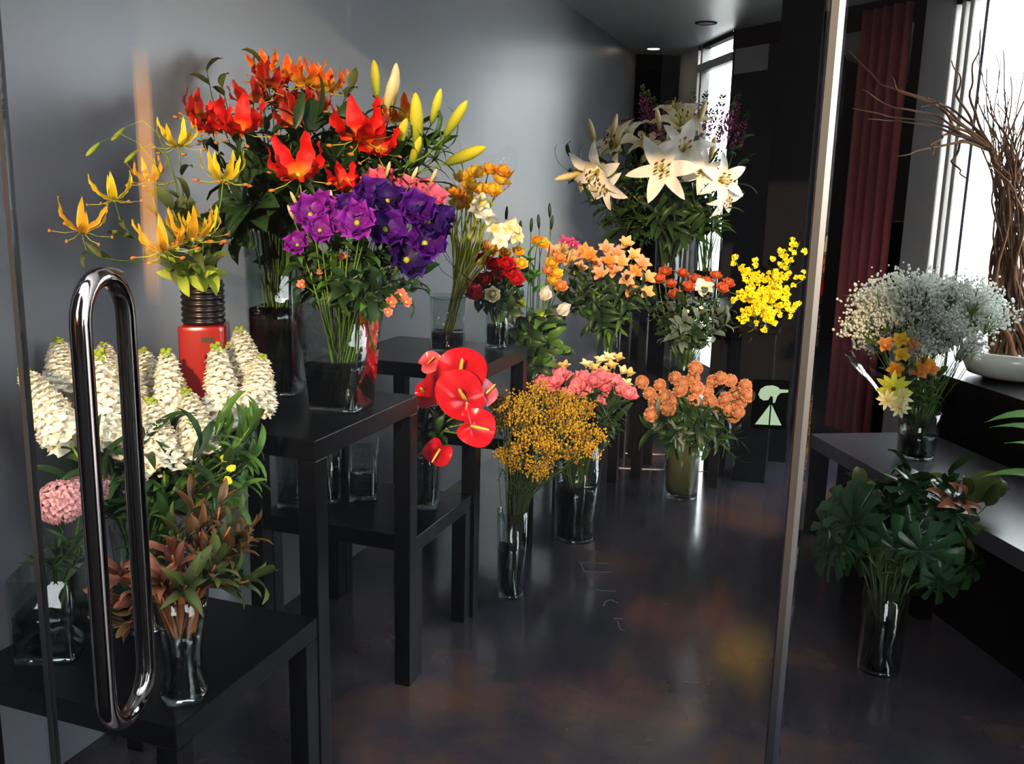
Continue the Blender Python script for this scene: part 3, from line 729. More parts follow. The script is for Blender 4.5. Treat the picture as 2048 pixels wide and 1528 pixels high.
# ------------------------------------------------------------------ 2 pink plume in the square vase
vP = mkvase('square_vase', 'small square glass vase of water on the low front table', (-1.545, 1.43, HL), [(.064, 0), (.066, .19)], sq=True, water=.55, rz=.45)
def plume(g):
    n = 90; g.add(blob(.042, 10, 7, .6), T((0, 0, .02)), 0)
    for i in range(n):
        z = 1-1.25*(i+.5)/n; a = i*2.39996; q = math.sqrt(max(0, 1-z*z)); d = Vector((q*math.cos(a), q*math.sin(a), z*.8)).normalized()
        for k in range(3): g.add(petal(.017, .015, R_(30), R_(85), .5, .25, .9, nu=3, nv=3, phase=i+k), T(Vector((d.x*.052, d.y*.052, .02+d.z*.034))) @ frame_z(d, k*2.1+i), 0)
cel = joined('plume', ['pink_pale'], plume)
for i, (q, d, s) in enumerate((((122, 990), 1.86, .72), ((158, 978), 1.92, .66), ((196, 962), 1.98, .55))):
    p = cl(at(*q, d)); headflower('pink_hydrangea', 'ruffled pale pink flower head low behind the door handle', 'pale pink ruffled flowers', vP, p-Vector((0, 0, .02)), facing(vP, p, .5, .5), cel, s, None, 'stem_green', .004)
for p in region(5, 130, 1090, 50, 40, 1.85, .05): sprig_n('green_stem', 'thin green stem in the square vase', 'square vase greens', vP, cl(p), outdir(vP, p, .8), 'needle', 'leaf_dark', 7, 1)

# ------------------------------------------------------------------ 3 bronze foliage in the flared vase
vB = mkvase('flared_vase', 'flared clear glass vase with orange stems at the table corner', (-1.165, 1.385, HL), [(.046, 0), (.047, .018), (.036, .06), (.040, .11), (.050, .17), (.056, .22)], water=.62)
spec = [((440, 1012), 'leaf_bronze', 'lance2', 1.86), ((492, 1062), 'leaf_bronze', 'lance2', 1.84), ((465, 1045), 'leaf_olive', 'lance2', 1.8), ((505, 1158), 'leaf_olive', 'lance2', 1.80), ((345, 1110), 'leaf_rust', 'lance2', 1.74), ((242, 1148), 'leaf_rust', 'lance2', 1.72), ((228, 1195), 'leaf_rust', 'lance2', 1.74),
        ((400, 1062), 'leaf_bronze', 'lance2', 1.82), ((432, 1128), 'leaf_olive', 'lance2', 1.76), ((322, 1165), 'leaf_rust', 'lance2', 1.72), ((250, 1245), 'leaf_bronze', 'lance2', 1.76), ((372, 1170), 'leaf_olive', 'lance2', 1.72), ((330, 1020), 'leaf_dark', 'lance2', 1.9), ((385, 1000), 'leaf_bronze', 'lance2', 1.92), ((290, 1080), 'leaf_dark', 'lance2', 1.86), ((455, 1100), 'leaf_bronze', 'lance2', 1.85), ((410, 1110), 'leaf_rust', 'lance2', 1.8), ((300, 1130), 'leaf_dark', 'lance2', 1.84), ((475, 1075), 'leaf_bronze', 'lance2', 1.82), ((440, 1160), 'leaf_dark', 'lance2', 1.84), ((355, 1060), 'leaf_olive', 'lance2', 1.86), ((270, 1190), 'leaf_dark', 'lance2', 1.8), ((425, 1040), 'leaf_dark', 'lance2', 1.9)]
NM = {'leaf_bronze': 'bronze leafed stem in the flared vase', 'leaf_olive': 'olive green leafed stem in the flared vase', 'leaf_rust': 'rust pink leafed stem in the flared vase', 'leaf_dark': 'dark green leafed stem in the flared vase'}
for q, mt, kd, d in spec:
    p = cl(at(*q, d)); sprig(NM[mt], 'foliage stems in the flared vase', vB, p, outdir(vB, p, .55), kd, mt, 10, .75, 'stem_orange', .12, 'foliage_stem', .0026)

# ------------------------------------------------------------------ 4 yellow gloriosa in the red pot
pc = Vector((-1.575, 2.02, HT))
rp = thing('red_pot', 'glossy red square pot with a black ribbed neck', 'pot', pc, None, .5)
bevel(link('pot_body', squarish([(.052, 0), (.056, .004), (.058, .03), (.060, .20), (.059, .212), (.050, .214)], .28).mesh('pot_body', 'red_glaze'), rp), .002)
prof = [(.048, .213)]
for k in range(7): z = .216+k*.0155; prof += [(.052, z), (.056, z+.004), (.056, z+.009), (.052, z+.0125)]
prof += [(.052, .328), (.044, .328), (.044, .25), (1e-4, .25)]
link('ribbed_neck', lathe(prof, 28).mesh('ribbed_neck', 'black_glaze'), rp)
link('maker_mark', Geo().box((.002, -.0613, .172), (.034, -.0585, .186)).mesh('maker_mark', 'tag_dark', False), rp)
vR = Vase(); vR.c = pc+Vector((0, 0, .25)); vR.top = .078; vR.rm = .044; vR.rb = .03
gY = 'yellow gloriosa lilies in the red pot'
for (q, x, mt, sc) in (((163, 462), -1.60, 'glo_gold', 1.1), ((228, 400), -1.58, 'glo_yellow', 1.0), ((357, 292), -1.55, 'glo_yellow', 1.05), ((446, 360), -1.42, 'glo_yellow', 1.15), ((300, 362), -1.62, 'glo_gold', .95), ((385, 478), -1.42, 'glo_gold', 1.2), ((330, 500), -1.44, 'glo_gold', 1.2), ((405, 470), -1.48, 'glo_yellow', 1.05)):
    p = at_x(*q, x); gloriosa({'glo_gold': 'golden orange gloriosa lily in the red pot', 'glo_yellow': 'clear yellow gloriosa lily in the red pot'}[mt], gY, vR, p, (rnd(-.25, .25)+.1, rnd(-.3, .1), 1), mt, sc, .016, L_('lance', 'leaf_olive', 3, .3, .9, .8))
for q in ((200, 285), (250, 255), (275, 300)): p = at_x(*q, -1.6); budstem('small green gloriosa bud on a thin arching stem', 'gloriosa buds', vR, p, (-.5, -.2, -.5), 'leaf_lime', .45, 'gloriosa_bud', None, r=.0014)
for q in ((345, 420), (375, 400), (365, 440), (400, 545), (370, 535), (420, 540), (350, 545)): p = at_x(*q, -1.50); sprig_n('gloriosa_leaf_stem', 'yellow green leafy stem in the red pot', 'red pot foliage', vR, p, outdir(vR, p, .6), 'broad', 'leaf_lime' if q[1] > 500 else 'leaf_olive', 4, .75, 'stem_green', .3)

# ------------------------------------------------------------------ 5 red gloriosa and lily buds in the tall vase
vT = mkvase('tall_square_vase', 'tall square clear vase of red gloriosa lilies on the tall table', (-1.47, 2.20, HT), [(.064, 0), (.066, .45)], sq=True, water=.55, rz=.25)
gR = 'red gloriosa lilies in the tall vase'
reds = [((402, 240), 2.45, 'glo_dark', 1.15), ((478, 262), 2.40, 'glo_red', 1.35), ((425, 262), 2.42, 'glo_red', 1.05), ((535, 172), 2.65, 'glo_dark', 1.1), ((575, 155), 2.7, 'glo_orange', 1.0), ((612, 172), 2.68, 'glo_orange', 1.15), ((560, 212), 2.7, 'glo_dark', 1.1), ((650, 180), 2.7, 'glo_orange', 1.15), ((610, 225), 2.66, 'glo_dark', 1.1), ((505, 205), 2.6, 'glo_dark', 1.05), ((640, 225), 2.72, 'glo_dark', 1.0),
        ((722, 275), 2.40, 'glo_red', 1.45), ((752, 300), 2.42, 'glo_red', 1.1), ((598, 350), 2.32, 'glo_red', 1.4), ((804, 240), 2.6, 'glo_orange', 1.05), ((690, 370), 2.4, 'glo_red', .85), ((712, 388), 2.42, 'glo_orange', .75), ((530, 140), 2.7, 'glo_orange', .9), ((590, 250), 2.6, 'glo_dark', 1.05)]
NR = {'glo_red': 'bright red gloriosa lily in the tall vase', 'glo_dark': 'deep red gloriosa lily in the tall vase', 'glo_orange': 'orange and yellow gloriosa lily in the tall vase'}
for q, d, mt, sc in reds:
    p = cl(at(*q, d)); dv = Vector((rnd(-.3, .4), rnd(-.5, 0), 1)) if mt != 'glo_red' else Vector((rnd(0, .5), rnd(-.9, -.4), 1))
    gloriosa(NR[mt], gR, vT, p, dv, mt, sc, .034, L_('lance', 'leaf_dark', 3, .4, .95, 1.1))
for q, dv, s in (((785, 215), (.1, 0, 1), 1.15), ((783, 318), (.5, -.3, .8), 1.25), ((835, 300), (.1, -.3, 1), 1.5), ((888, 275), (.6, -.1, .8), 1.15), ((890, 328), (1, -.2, .35), 1.35), ((862, 250), (.3, 0, 1), 1.0), ((755, 200), (-.1, 0, 1), 1.0), ((820, 335), (.5, -.4, .8), 1.0), ((770, 225), (.3, 0, 1), 1.1)):
    p = at(*q, 2.5+rnd(-.08, .08)); budstem('long yellow green lily bud beside the red gloriosa', 'lily buds in the tall vase', vT, p, dv, random.choice(['bud_yellow', 'bud_yellow', 'bud_cream']), s, 'lily_bud', L_('lance', 'leaf_mid', 5, .4, .95, 1.0))
for p in region(30, 660, 340, 190, 110, 2.55, .12): sprig_n('gloriosa_leaf_stem', '{c} {k} stem in the tall gloriosa vase', 'tall vase foliage', vT, cl(p), outdir(vT, p, .5), random.choice(['broad', 'lance']), 'leaf_dark', 8, 1.35)
for p in region(12, 545, 420, 80, 60, 2.5, .1): sprig_n('gloriosa_leaf_stem', '{c} {k} stem in the tall gloriosa vase', 'tall vase foliage', vT, cl(p), outdir(vT, p, .2), 'broad', 'leaf_dark', 8, 1.5)
for p in region(8, 850, 300, 60, 40, 2.55, .05): sprig_n('lily_leaf_stem', 'fresh green leafy stem by the lily buds', 'fresh lily bud foliage', vT, p, outdir(vT, p, .5), 'lance', 'leaf_mid', 8, 1.1)
for q in ((415, 150), (445, 175), (700, 175), (520, 130), (690, 195)): p = cl(at(*q, 2.65)); sprig_n('gloriosa_leaf_stem', 'olive leafy tip above the red gloriosa', 'olive leafy tips', vT, p, outdir(vT, p, .6), 'small', 'leaf_olive', 6, 1.2)

# ------------------------------------------------------------------ 6 purple lisianthus
vL = mkvase('square_vase', 'large square glass vase of purple lisianthus on the tall table', (-1.218, 2.11, HT), [(.068, 0), (.090, .285)], sq=True, water=.45, rz=.12)
gL = 'lisianthus in the large square vase'
liz = [((622, 432), 'liz_violet', 1.15), ((648, 420), 'liz_violet', 1.0), ((682, 440), 'liz_violet', 1.1), ((715, 448), 'liz_violet', 1.2), ((640, 462), 'liz_violet', .9), ((742, 398), 'liz_purple', 1.25), ((775, 405), 'liz_deep', 1.1), ((805, 415), 'liz_purple', 1.1), ((832, 425), 'liz_purple', 1.2), ((768, 462), 'liz_purple', 1.35), ((855, 445), 'liz_deep', 1.15), ((880, 440), 'liz_deep', .95), ((848, 490), 'liz_purple', 1.35), ((812, 522), 'liz_deep', 1.45), ((870, 465), 'liz_deep', 1.0), ((596, 492), 'liz_violet', .8), ((698, 418), 'liz_purple', .9), ((728, 425), 'liz_deep', .9), ((795, 440), 'liz_deep', 1.1)]
NL = {'liz_violet': 'bright violet lisianthus in the large square vase', 'liz_purple': 'deep purple lisianthus in the large square vase', 'liz_deep': 'dark indigo lisianthus in the large square vase'}
for q, mt, sc in liz:
    p = at(*q, (2.24 if q[0] < 730 else 2.34)+rnd(-.06, .06)); cupflower('lisianthus', NL[mt], gL, vL, p, facing(vL, p, .55, .3, .5), mt, sc*1.12, 9, .046, .052, 66, 24, .16, 'stem_lime', L_('small', 'leaf_mid', 3, .2, .8))
for q, sc in (((745, 372), 1.1), ((785, 392), 1.2), ((842, 388), 1.15), ((768, 362), 1.0), ((868, 402), 1.1), ((815, 380), 1.0), ((805, 400), 1.0), ((680, 470), .8)):
    p = at(*q, 2.42+rnd(-.03, .03)); cupflower('pink_lisianthus', 'rose pink lisianthus behind the purple ones', 'pink lisianthus', vL, p, facing(vL, p, .5, .3, .4), 'pink_rose', sc, 7, .044, .044, 58, 22, .16, 'stem_lime')
for q in ((595, 412), (588, 440), (664, 412), (755, 448), (802, 432), (822, 362), (772, 354), (860, 366), (850, 430), (626, 556), (640, 560), (690, 560), (730, 510)):
    p = at(*q, 2.36); budstem('small cream bud among the lisianthus', 'lisianthus buds', vL, p, outdir(vL, p, .6), 'bud_cream', .40, 'lisianthus_bud', None, r=.0013)
for q, sc in (((685, 515), .5), ((800, 590), .8), ((782, 605), .75), ((812, 605), .7), ((775, 625), .6), ((605, 570), .6), ((640, 545), .4)):
    p = at(*q, 2.30); cupflower('coral_sprig_flower', 'small coral pink flower hanging by the large square vase', 'coral pink sprig flowers', vL, p, facing(vL, p, .6, 0), 'pink_coral', sc, 6, .03, .026, 60, 20, .1)
for p in region(26, 725, 545, 130, 60, 2.36, .08): sprig_n('lisianthus_leaf_stem', '{c} leafy stem under the lisianthus', 'lisianthus foliage', vL, p, outdir(vL, p, .5), 'small', random.choice(['leaf_mid', 'leaf_dark', 'leaf_dark']), 9, 1.2)
for p in region(9, 715, 660, 60, 40, 2.36, .03): sprig_n('lisianthus_leaf_stem', 'green leafy stem inside the large square vase', 'lisianthus vase stems', vL, Vector((p.x, p.y, max(p.z, HT+.29))), (rnd(-.3, .3), rnd(-.3, .3), 1), 'small', 'leaf_mid', 5, 1.0)

# ------------------------------------------------------------------ 7 wrapped yellow flowers
vY = mkvase('square_vase', 'slim square glass vase of wrapped yellow ranunculus', (-1.335, 3.09, HT), [(.060, 0), (.064, .205)], sq=True, water=.35, rz=.35)
rn = {m: ball_bloom('ran'+m, m, ROSE, .026) for m in ('yellow_gold', 'yellow_orange', 'cream', 'pink_hot', 'red_rose', 'apricot', 'orange_red', 'lily_white')}
for i, q in enumerate(((908, 392), (925, 362), (950, 352), (976, 347), (1000, 366), (962, 386), (932, 402), (985, 386), (945, 418), (1004, 350), (915, 415), (940, 378))):
    p = at(*q, 3.32+rnd(-.05, .05)); mt = 'yellow_orange' if i % 3 == 0 else 'yellow_gold'
    headflower('yellow_ranunculus', {'yellow_orange': 'orange ranunculus in the clear wrapped bunch', 'yellow_gold': 'golden yellow ranunculus in the clear wrapped bunch'}[mt], 'wrapped ranunculus', vY, p, facing(vY, p, .4, .6), rn[mt], 1.15, None, 'stem_lime', .0032)
for q in ((955, 420), (975, 436), (990, 458), (1013, 462), (1030, 472), (962, 406), (1000, 482), (1022, 455)):
    p = at(*q, 3.22+rnd(-.05, .05)); cupflower('white_narcissus', 'cream white narcissus beside the wrapped bunch', 'cream narcissus', vY, p, facing(vY, p, .6, .2), ['cream', 'lily_white'], 1.0, 6, .04, .026, 55, 85, .1, 'spadix', None, 'stem_lime', .0028)
for i in range(12):
    p = at(905+i*6+rnd(-4, 4), 470+rnd(-30, 30), 3.3); sprig('long straight yellow green stem in the slim vase', 'slim vase stems', vY, p, (rnd(-.1, .2), rnd(-.1, .1), 1), 'blade', 'leaf_lime', 2, .6, 'stem_lime', .1, 'green_stem', .0035)
def cello(name, label, base, r0, top, r1, n=36, rows=8, jag=.12, seed=3, open_=2*PI, a0=0):
    rs = random.Random(seed); g = Geo(); base = Vector(base); top = Vector(top); ax = (top-base).normalized(); fm = frame_z(ax).to_3x3()
    H = (top-base).length; ph = [rs.uniform(0, 6) for _ in range(4)]
    for i in range(rows+1):
        t = i/rows; r = r0+(r1-r0)*t**1.2
        for k in range(n+1):
            a = a0+open_*k/n; w_ = 1+.10*t*math.sin(a*5+ph[0])+.05*math.sin(a*11+t*6+ph[1])
            z = H*t*(1+(jag*math.sin(a*3+ph[2])+jag*.5*math.sin(a*7+ph[3]))*t)
            g.v.append(fm @ Vector((r*w_*math.cos(a), r*w_*math.sin(a), z))); g.uv.append((k/n, t))
    for i in range(rows):
        for k in range(n): q = i*(n+1)+k; g.f.append((q, q+1, q+n+2, q+n+1)); g.mi.append(0)
    o = link(name, g.mesh(name, 'cellophane'), None, T(base)); tag(o, label, 'wrapping')
    return o
cello('cellophane_wrap', 'clear cellophane cone around the yellow ranunculus', at(930, 455, 3.3), .035, at(968, 318, 3.32), .125, seed=5)

# ------------------------------------------------------------------ 8 red and yellow mix
vM = mkvase('glass_vase', 'small round glass vase of red roses on the tall table edge', (-1.20, 3.24, HT), [(.042, 0), (.045, .15)], water=.6)
for q in ((966, 522), (986, 532), (1002, 548), (970, 562), (950, 588), (1022, 548), (1032, 562), (942, 572), (990, 556), (1012, 530)):
    p = at(*q, 3.35+rnd(-.06, .06)); headflower('red_rose', 'deep red rose in the small round vase', 'red roses', vM, p, facing(vM, p, .5, .3), rn['red_rose'], .95, L_('small', 'leaf_dark', 3, .2, .8))
for i, q in enumerate(((970, 496), (1010, 510), (1022, 528), (1036, 506), (1000, 500), (1042, 530), (985, 505))):
    p = at(*q, 3.42+rnd(-.04, .04)); headflower('orange_ranunculus', 'small yellow orange ranunculus above the red roses', 'yellow ranunculus above the roses', vM, p, facing(vM, p, .5, .3), rn['yellow_gold' if i % 2 else 'apricot'], .8)
p = at(985, 590, 3.28); headflower('cream_rose', 'single cream rose below the red roses', None, vM, p, facing(vM, p, .6, 0), rn['cream'], .95)
for p in region(14, 1000, 580, 50, 50, 3.42, .06): sprig_n('rose_leaf_stem', 'dark leafy stem among the red roses', 'red rose foliage', vM, p, outdir(vM, p, .5), 'small', 'leaf_dark', 7, 1.2)
for q in ((880, 495), (892, 505), (870, 520), (845, 575)): p = at(*q, 3.2); budstem('dark red bud on a thin stem', 'dark red buds', vM, p, (-.4, 0, .8), 'red_rose', .28, 'rose_bud', None, 'stem_dark', .0012)

# ------------------------------------------------------------------ 9 yellow tulips and white flowers
vF = mkvase('glass_vase', 'tall glass vase of yellow tulips behind the tall table', (-1.26, 3.78, HL), [(.055, 0), (.06, .30)], water=.5)
tul = {m: ball_bloom('tul'+m, m, TULIP, .028) for m in ('lemon', 'lily_white', 'cream')}
for q, mt, sc, dv in (((1052, 612), 'lemon', 1.35, (-.7, -.3, .35)), ((1082, 628), 'lemon', 1.45, (.7, -.3, -.35)), ((1090, 600), 'lily_white', 1.2, (.2, -.6, .8)), ((1118, 628), 'lily_white', 1.2, (.6, -.4, .6)), ((1068, 645), 'lemon', 1.0, (.2, -.8, .2)), ((1015, 650), 'cream', .8, (-.5, -.5, .4))):
    p = at(*q, 3.78); headflower('tulip', {'lemon': 'lemon yellow tulip above the low middle table', 'lily_white': 'white tulip above the low middle table', 'cream': 'pale cream tulip above the low middle table'}[mt], 'tulips in the tall glass vase', vF, p, dv, tul[mt], sc, L_('blade', 'leaf_mid', 1, .2, .4, .7))
for q, mt in (((1102, 530), 'yellow_gold'), ((1112, 550), 'yellow_gold'), ((1096, 545), 'apricot'), ((1118, 520), 'apricot'), ((1105, 565), 'yellow_gold'), ((1075, 486), 'yellow_orange'), ((1085, 490), 'yellow_gold'), ((1120, 575), 'apricot')):
    p = at(*q, 3.95); headflower('golden_rose', 'golden orange rose above the tulips', 'golden roses above the tulips', vF, p, facing(vF, p, .5, .3), rn[mt], 1.0)
for q in ((1012, 442), (1078, 458), (1100, 436), (1040, 470), (1062, 465), (1102, 460)):
    p = at(*q, 3.95); budstem('dark green pointed bud standing above the tulips', 'dark green buds', vF, p, (rnd(-.1, .1), 0, 1), 'leaf_dark', .62, 'lily_bud', None, 'stem_dark', .0018)
for q in ((1130, 486), (1146, 492)): p = at(*q, 4.0); cupflower('magenta_lily', 'small magenta star flower above the tulips', 'magenta star flowers', vF, p, facing(vF, p, .5, .5), 'magenta', .9, 6, .05, .02, 40, 80, .05)
for q in ((1058, 520), (1066, 545)): p = at(*q, 3.8); sprig_n('tulip_leaf_stem', 'broad bright green leaf above the tulips', 'bright green leaves', vF, p, (0, -.1, 1), 'broad', 'leaf_bright', 3, 1.0, 'stem_green', .75)
for p in region(22, 1060, 680, 60, 60, 3.72, .1): sprig_n('tulip_leaf_stem', '{c} leafy stem below the tulips', 'tulip vase foliage', vF, p, outdir(vF, p, .1), 'broad', random.choice(['leaf_dark', 'leaf_mid', 'leaf_dark']), 6, .9)

# ------------------------------------------------------------------ 10 peach alstroemeria
vG = mkvase('glass_vase', 'round glass vase of peach alstroemeria on the far low table', (-1.13, 4.76, HL), [(.06, 0), (.062, .34)], water=.5)
for q in ((1106, 508), (1130, 502), (1150, 518), (1170, 507), (1190, 532), (1212, 502), (1232, 512), (1250, 492), (1266, 516), (1282, 532), (1226, 546), (1250, 560), (1258, 582), (1292, 560), (1160, 541), (1112, 562), (1122, 582), (1240, 528), (1200, 552), (1140, 524), (1180, 515), (1270, 548), (1215, 528), (1290, 590)):
    p = at(*q, 4.65+rnd(-.15, .15)); mt = random.choice(['peach', 'peach_pink', 'apricot'])
    cupflower('alstroemeria', {'peach': 'golden peach alstroemeria bloom', 'peach_pink': 'pinkish peach alstroemeria bloom', 'apricot': 'apricot orange alstroemeria bloom'}[mt]+' in the far round vase', 'peach alstroemeria', vG, p, facing(vG, p, .55, .3, .4), mt, 1.35, 6, .048, .026, 28, 55, .06, 'stem_lime', L_('small', 'leaf_dark', 3, .4, .95, 1.2), 'stem_green', .0025)
for p in region(28, 1205, 600, 90, 50, 4.68, .15): sprig_n('alstroemeria_leaf_stem', '{c} leafy stem under the alstroemeria', 'alstroemeria foliage', vG, p, outdir(vG, p, .2), 'lance', random.choice(['leaf_dark', 'leaf_mid', 'leaf_dark']), 8, 1.2)

# ------------------------------------------------------------------ 11 small orange flowers with grey foliage
lack(-0.95, -0.50, 4.64, 4.98, HL, 'low black table under the small orange flowers')
vH = mkvase('glass_vase', 'wide glass vase of small orange flowers', (-0.73, 4.82, HL), [(.075, 0), (.08, .22)], water=.6)
for q in ((1318, 562), (1340, 572), (1364, 551), (1376, 577), (1390, 562), (1412, 567), (1430, 556), (1442, 580), (1350, 592), (1330, 547), (1455, 570)):
    p = at(*q, 4.75+rnd(-.1, .1)); headflower('orange_spray_rose', 'small brick orange rose in the wide glass vase', 'brick orange roses', vH, p, facing(vH, p, .4, .5), rn['orange_red'], 1.15, L_('small', 'leaf_grey', 3, .3, .9, 1.1))
p = at(1405, 578, 4.65); cupflower('white_anemone', 'single white open flower among the brick orange roses', None, vH, p, (.2, -.6, .7), 'lily_white', 1.4, 7, .045, .036, 60, 75, .05, 'frame_black')
for q in ((1392, 622), (1402, 618), (1375, 625)): p = at(*q, 4.6); cupflower('white_filler_flower', 'tiny white flower low in the wide glass vase', 'tiny white flowers', vH, p, (.2, -.6, .7), 'lily_white', .6, 5, .03, .024)
for p in region(34, 1385, 625, 80, 50, 4.72, .12): sprig_n('eucalyptus_sprig', '{c} small leaved stem in the wide glass vase', 'grey green foliage', vH, p, outdir(vH, p, .3), 'small', random.choice(['leaf_grey', 'leaf_dark']), 8, 1.4)

# ------------------------------------------------------------------ 12 white lilies
vW = mkvase('tall_glass_vase', 'tall round glass vase of white lilies on the far tall table', (-0.90, 5.14, HT), [(.07, 0), (.078, .36)], water=.5)
vW2 = mkvase('tall_glass_vase', 'tall round glass vase of purple spikes beside the white lilies', (-0.70, 5.22, HT), [(.07, 0), (.078, .36)], water=.5)
LW = L_('lance', 'leaf_dark', 7, .3, .95, 1.4)
for q, d, dv, mt, sc in (((1205, 330), 4.8, (-.25, -.7, -.55), 'lily_white', 1.3), ((1240, 300), 4.9, (-.3, -.5, .4), 'lily_cream', 1.2), ((1262, 275), 5.0, (-.2, -.1, .9), 'lily_white', 1.1), ((1325, 342), 4.7, (.15, -.95, .1), 'lily_white', 1.35), ((1362, 262), 4.9, (.1, -.6, .75), 'lily_cream', 1.25), ((1366, 305), 4.8, (.2, -.85, .35), 'lily_white', 1.2), ((1436, 362), 4.8, (.5, -.75, .1), 'lily_white', 1.05), ((1440, 390), 4.85, (.6, -.5, -.4), 'lily_white', .85), ((1185, 350), 4.9, (-.6, -.4, -.3), 'lily_cream', 1.0), ((1290, 300), 5.0, (0, -.5, .7), 'lily_cream', .95), ((1222, 365), 4.85, (-.3, -.8, -.4), 'lily_white', 1.0), ((1350, 235), 4.95, (0, -.3, .9), 'lily_cream', 1.0), ((1400, 345), 4.8, (.3, -.9, .1), 'lily_white', .9)):
    lily('open white lily in the far tall vase' if mt == 'lily_white' else 'open cream tinted lily in the far tall vase', 'white lilies', vW if q[0] < 1350 else vW2, at(*q, d), dv, mt, sc*1.22, LW)
for q, dv, s in (((1165, 345), (-.9, -.2, -.25), 1.5), ((1190, 290), (-.3, 0, 1), 1.4), ((1222, 278), (.2, 0, 1), 1.3), ((1420, 320), (.2, -.4, .9), 1.3), ((1285, 325), (.4, -.5, .6), 1.3), ((1320, 262), (-.2, 0, 1), 1.2), ((1395, 250), (.3, 0, 1), 1.3), ((1310, 300), (.7, -.3, .4), 1.2)):
    p = at(*q, 4.85); budstem('pale cream lily bud in the far tall vase', 'cream lily buds', vW if q[0] < 1350 else vW2, p, dv, 'bud_cream', s, 'lily_bud', L_('lance', 'leaf_mid', 4, .5, .95, 1.2))
def spike_mesh():
    def fn(g):
        for k in range(60):
            t = k/60; a = k*2.39996; r = .022*(1-t)**.7+.003
            d = Vector((math.cos(a), math.sin(a), .5+t)).normalized()
            g.add(petal(.022*(1-.5*t), .010, R_(10), R_(50), .4, 0, .9, nu=2, nv=3), T((r*.5*math.cos(a), r*.5*math.sin(a), .14*t)) @ frame_z(d, k), 0 if t < .75 else 1)
    return joined('spike', ['purple_spike', 'leaf_olive'], fn)
for q in ((1300, 262), (1312, 275), (1290, 250), (1428, 262), (1452, 265), (1442, 285), (1405, 300), (1418, 335), (1460, 262), (1332, 285), (1400, 262), (1322, 320), (1345, 310), (1380, 262), (1468, 300)):
    p = at(*q, 5.05+rnd(-.1, .05)); ro, pp, dd = stemmed('purple_spike', 'dusty purple flower spike among the white lilies', 'purple spikes', vW2 if q[0] > 1350 else vW, p, outdir(vW, p, .9, .1), 'stem_green', .0022, L_('needle', 'leaf_olive', 4, .5, .95, 1.3))
    tag(link('floret_spike', spike_mesh(), ro, T(pp) @ frame_z(dd) @ S(1.5)), kind='stuff')
for p in region(40, 1325, 420, 120, 50, 4.95, .15): sprig_n('lily_leaf_stem', 'dark green leafy stem in the vase of white lilies' if p.x < -.8 else 'dark green leafy stem in the vase of purple spikes', 'lily foliage', vW if p.x < -.8 else vW2, p, outdir(vW, p, .3), 'lance', 'leaf_dark', 9, 1.5)
for q in ((1128, 335), (1145, 318), (1478, 330), (1470, 290), (1208, 425), (1190, 400), (1225, 450)): p = at(*q, 4.9); sprig_n('lily_leaf_stem', 'long dark lily leaf stem reaching out of the far vase', 'reaching lily leaves', vW if q[0] < 1350 else vW2, p, outdir(vW, p, .1), 'lance', 'leaf_dark', 6, 1.4, t0=.4)

# ------------------------------------------------------------------ 13 yellow oncidium orchids
vO = mkvase('small_vase', 'small glass vase of yellow orchids on the black pedestal', (-0.365, 4.93, .815), [(.035, 0), (.04, .10)], water=.6)
def onc():
    def fn(g):
        for s in (-1, 1): g.add(petal(.020, .020, R_(60), R_(95), .1, .2, .6, nu=3, nv=3), RZ(s*.55), 0)
        for a in (2.2, PI, -2.2): g.add(petal(.010, .006, R_(60), R_(90), .1, 0, .8, nu=2, nv=3), RZ(a), 0)
        g.add(blob(.003, 5, 3), None, 1)
    return joined('onc', ['oncidium', 'anther_brown'], fn)
for q, d in (((1600, 484), 4.7), ((1575, 500), 4.75), ((1616, 553), 4.7), ((1472, 520), 4.8), ((1505, 535), 4.8), ((1545, 540), 4.75), ((1575, 622), 4.7), ((1478, 642), 4.65), ((1545, 652), 4.6), ((1520, 600), 4.6), ((1562, 572), 4.65), ((1460, 585), 4.7), ((1594, 610), 4.7), ((1500, 625), 4.6), ((1525, 640), 4.55), ((1490, 600), 4.6), ((1540, 590), 4.6)):
    p = at(*q, d); ro, pp, dd = stemmed('orchid_spray', 'yellow orchid spray arching out of the pedestal vase', 'yellow orchid sprays', vO, p, outdir(vO, p, .0 if q[1] > 560 else .3), 'stem_green', .0016)
    me = onc(); c0 = Vector(vO.c)+Vector((0, 0, .13))-ro.location
    for k in range(13):
        t = .30+.70*k/12; base = c0.lerp(pp, t)+Vector((0, 0, .25*t*(1-t)*(pp-c0).length)); off = Vector((rnd(-1, 1), rnd(-1, 1), rnd(-1, 1)))*.036
        link('floret', me, ro, T(base+off) @ frame_z(Vector((rnd(-.6, .8), -1, rnd(-.4, .8))), rnd(0, 6)) @ S(rnd(1.0, 1.45)))
for p in region(8, 1505, 655, 35, 15, 4.75, .05): sprig_n('orchid_leaf_stem', 'thin leafy stem under the yellow orchids', 'orchid leaves', vO, p, outdir(vO, p, .1), 'needle', 'leaf_olive', 5, 1.2)

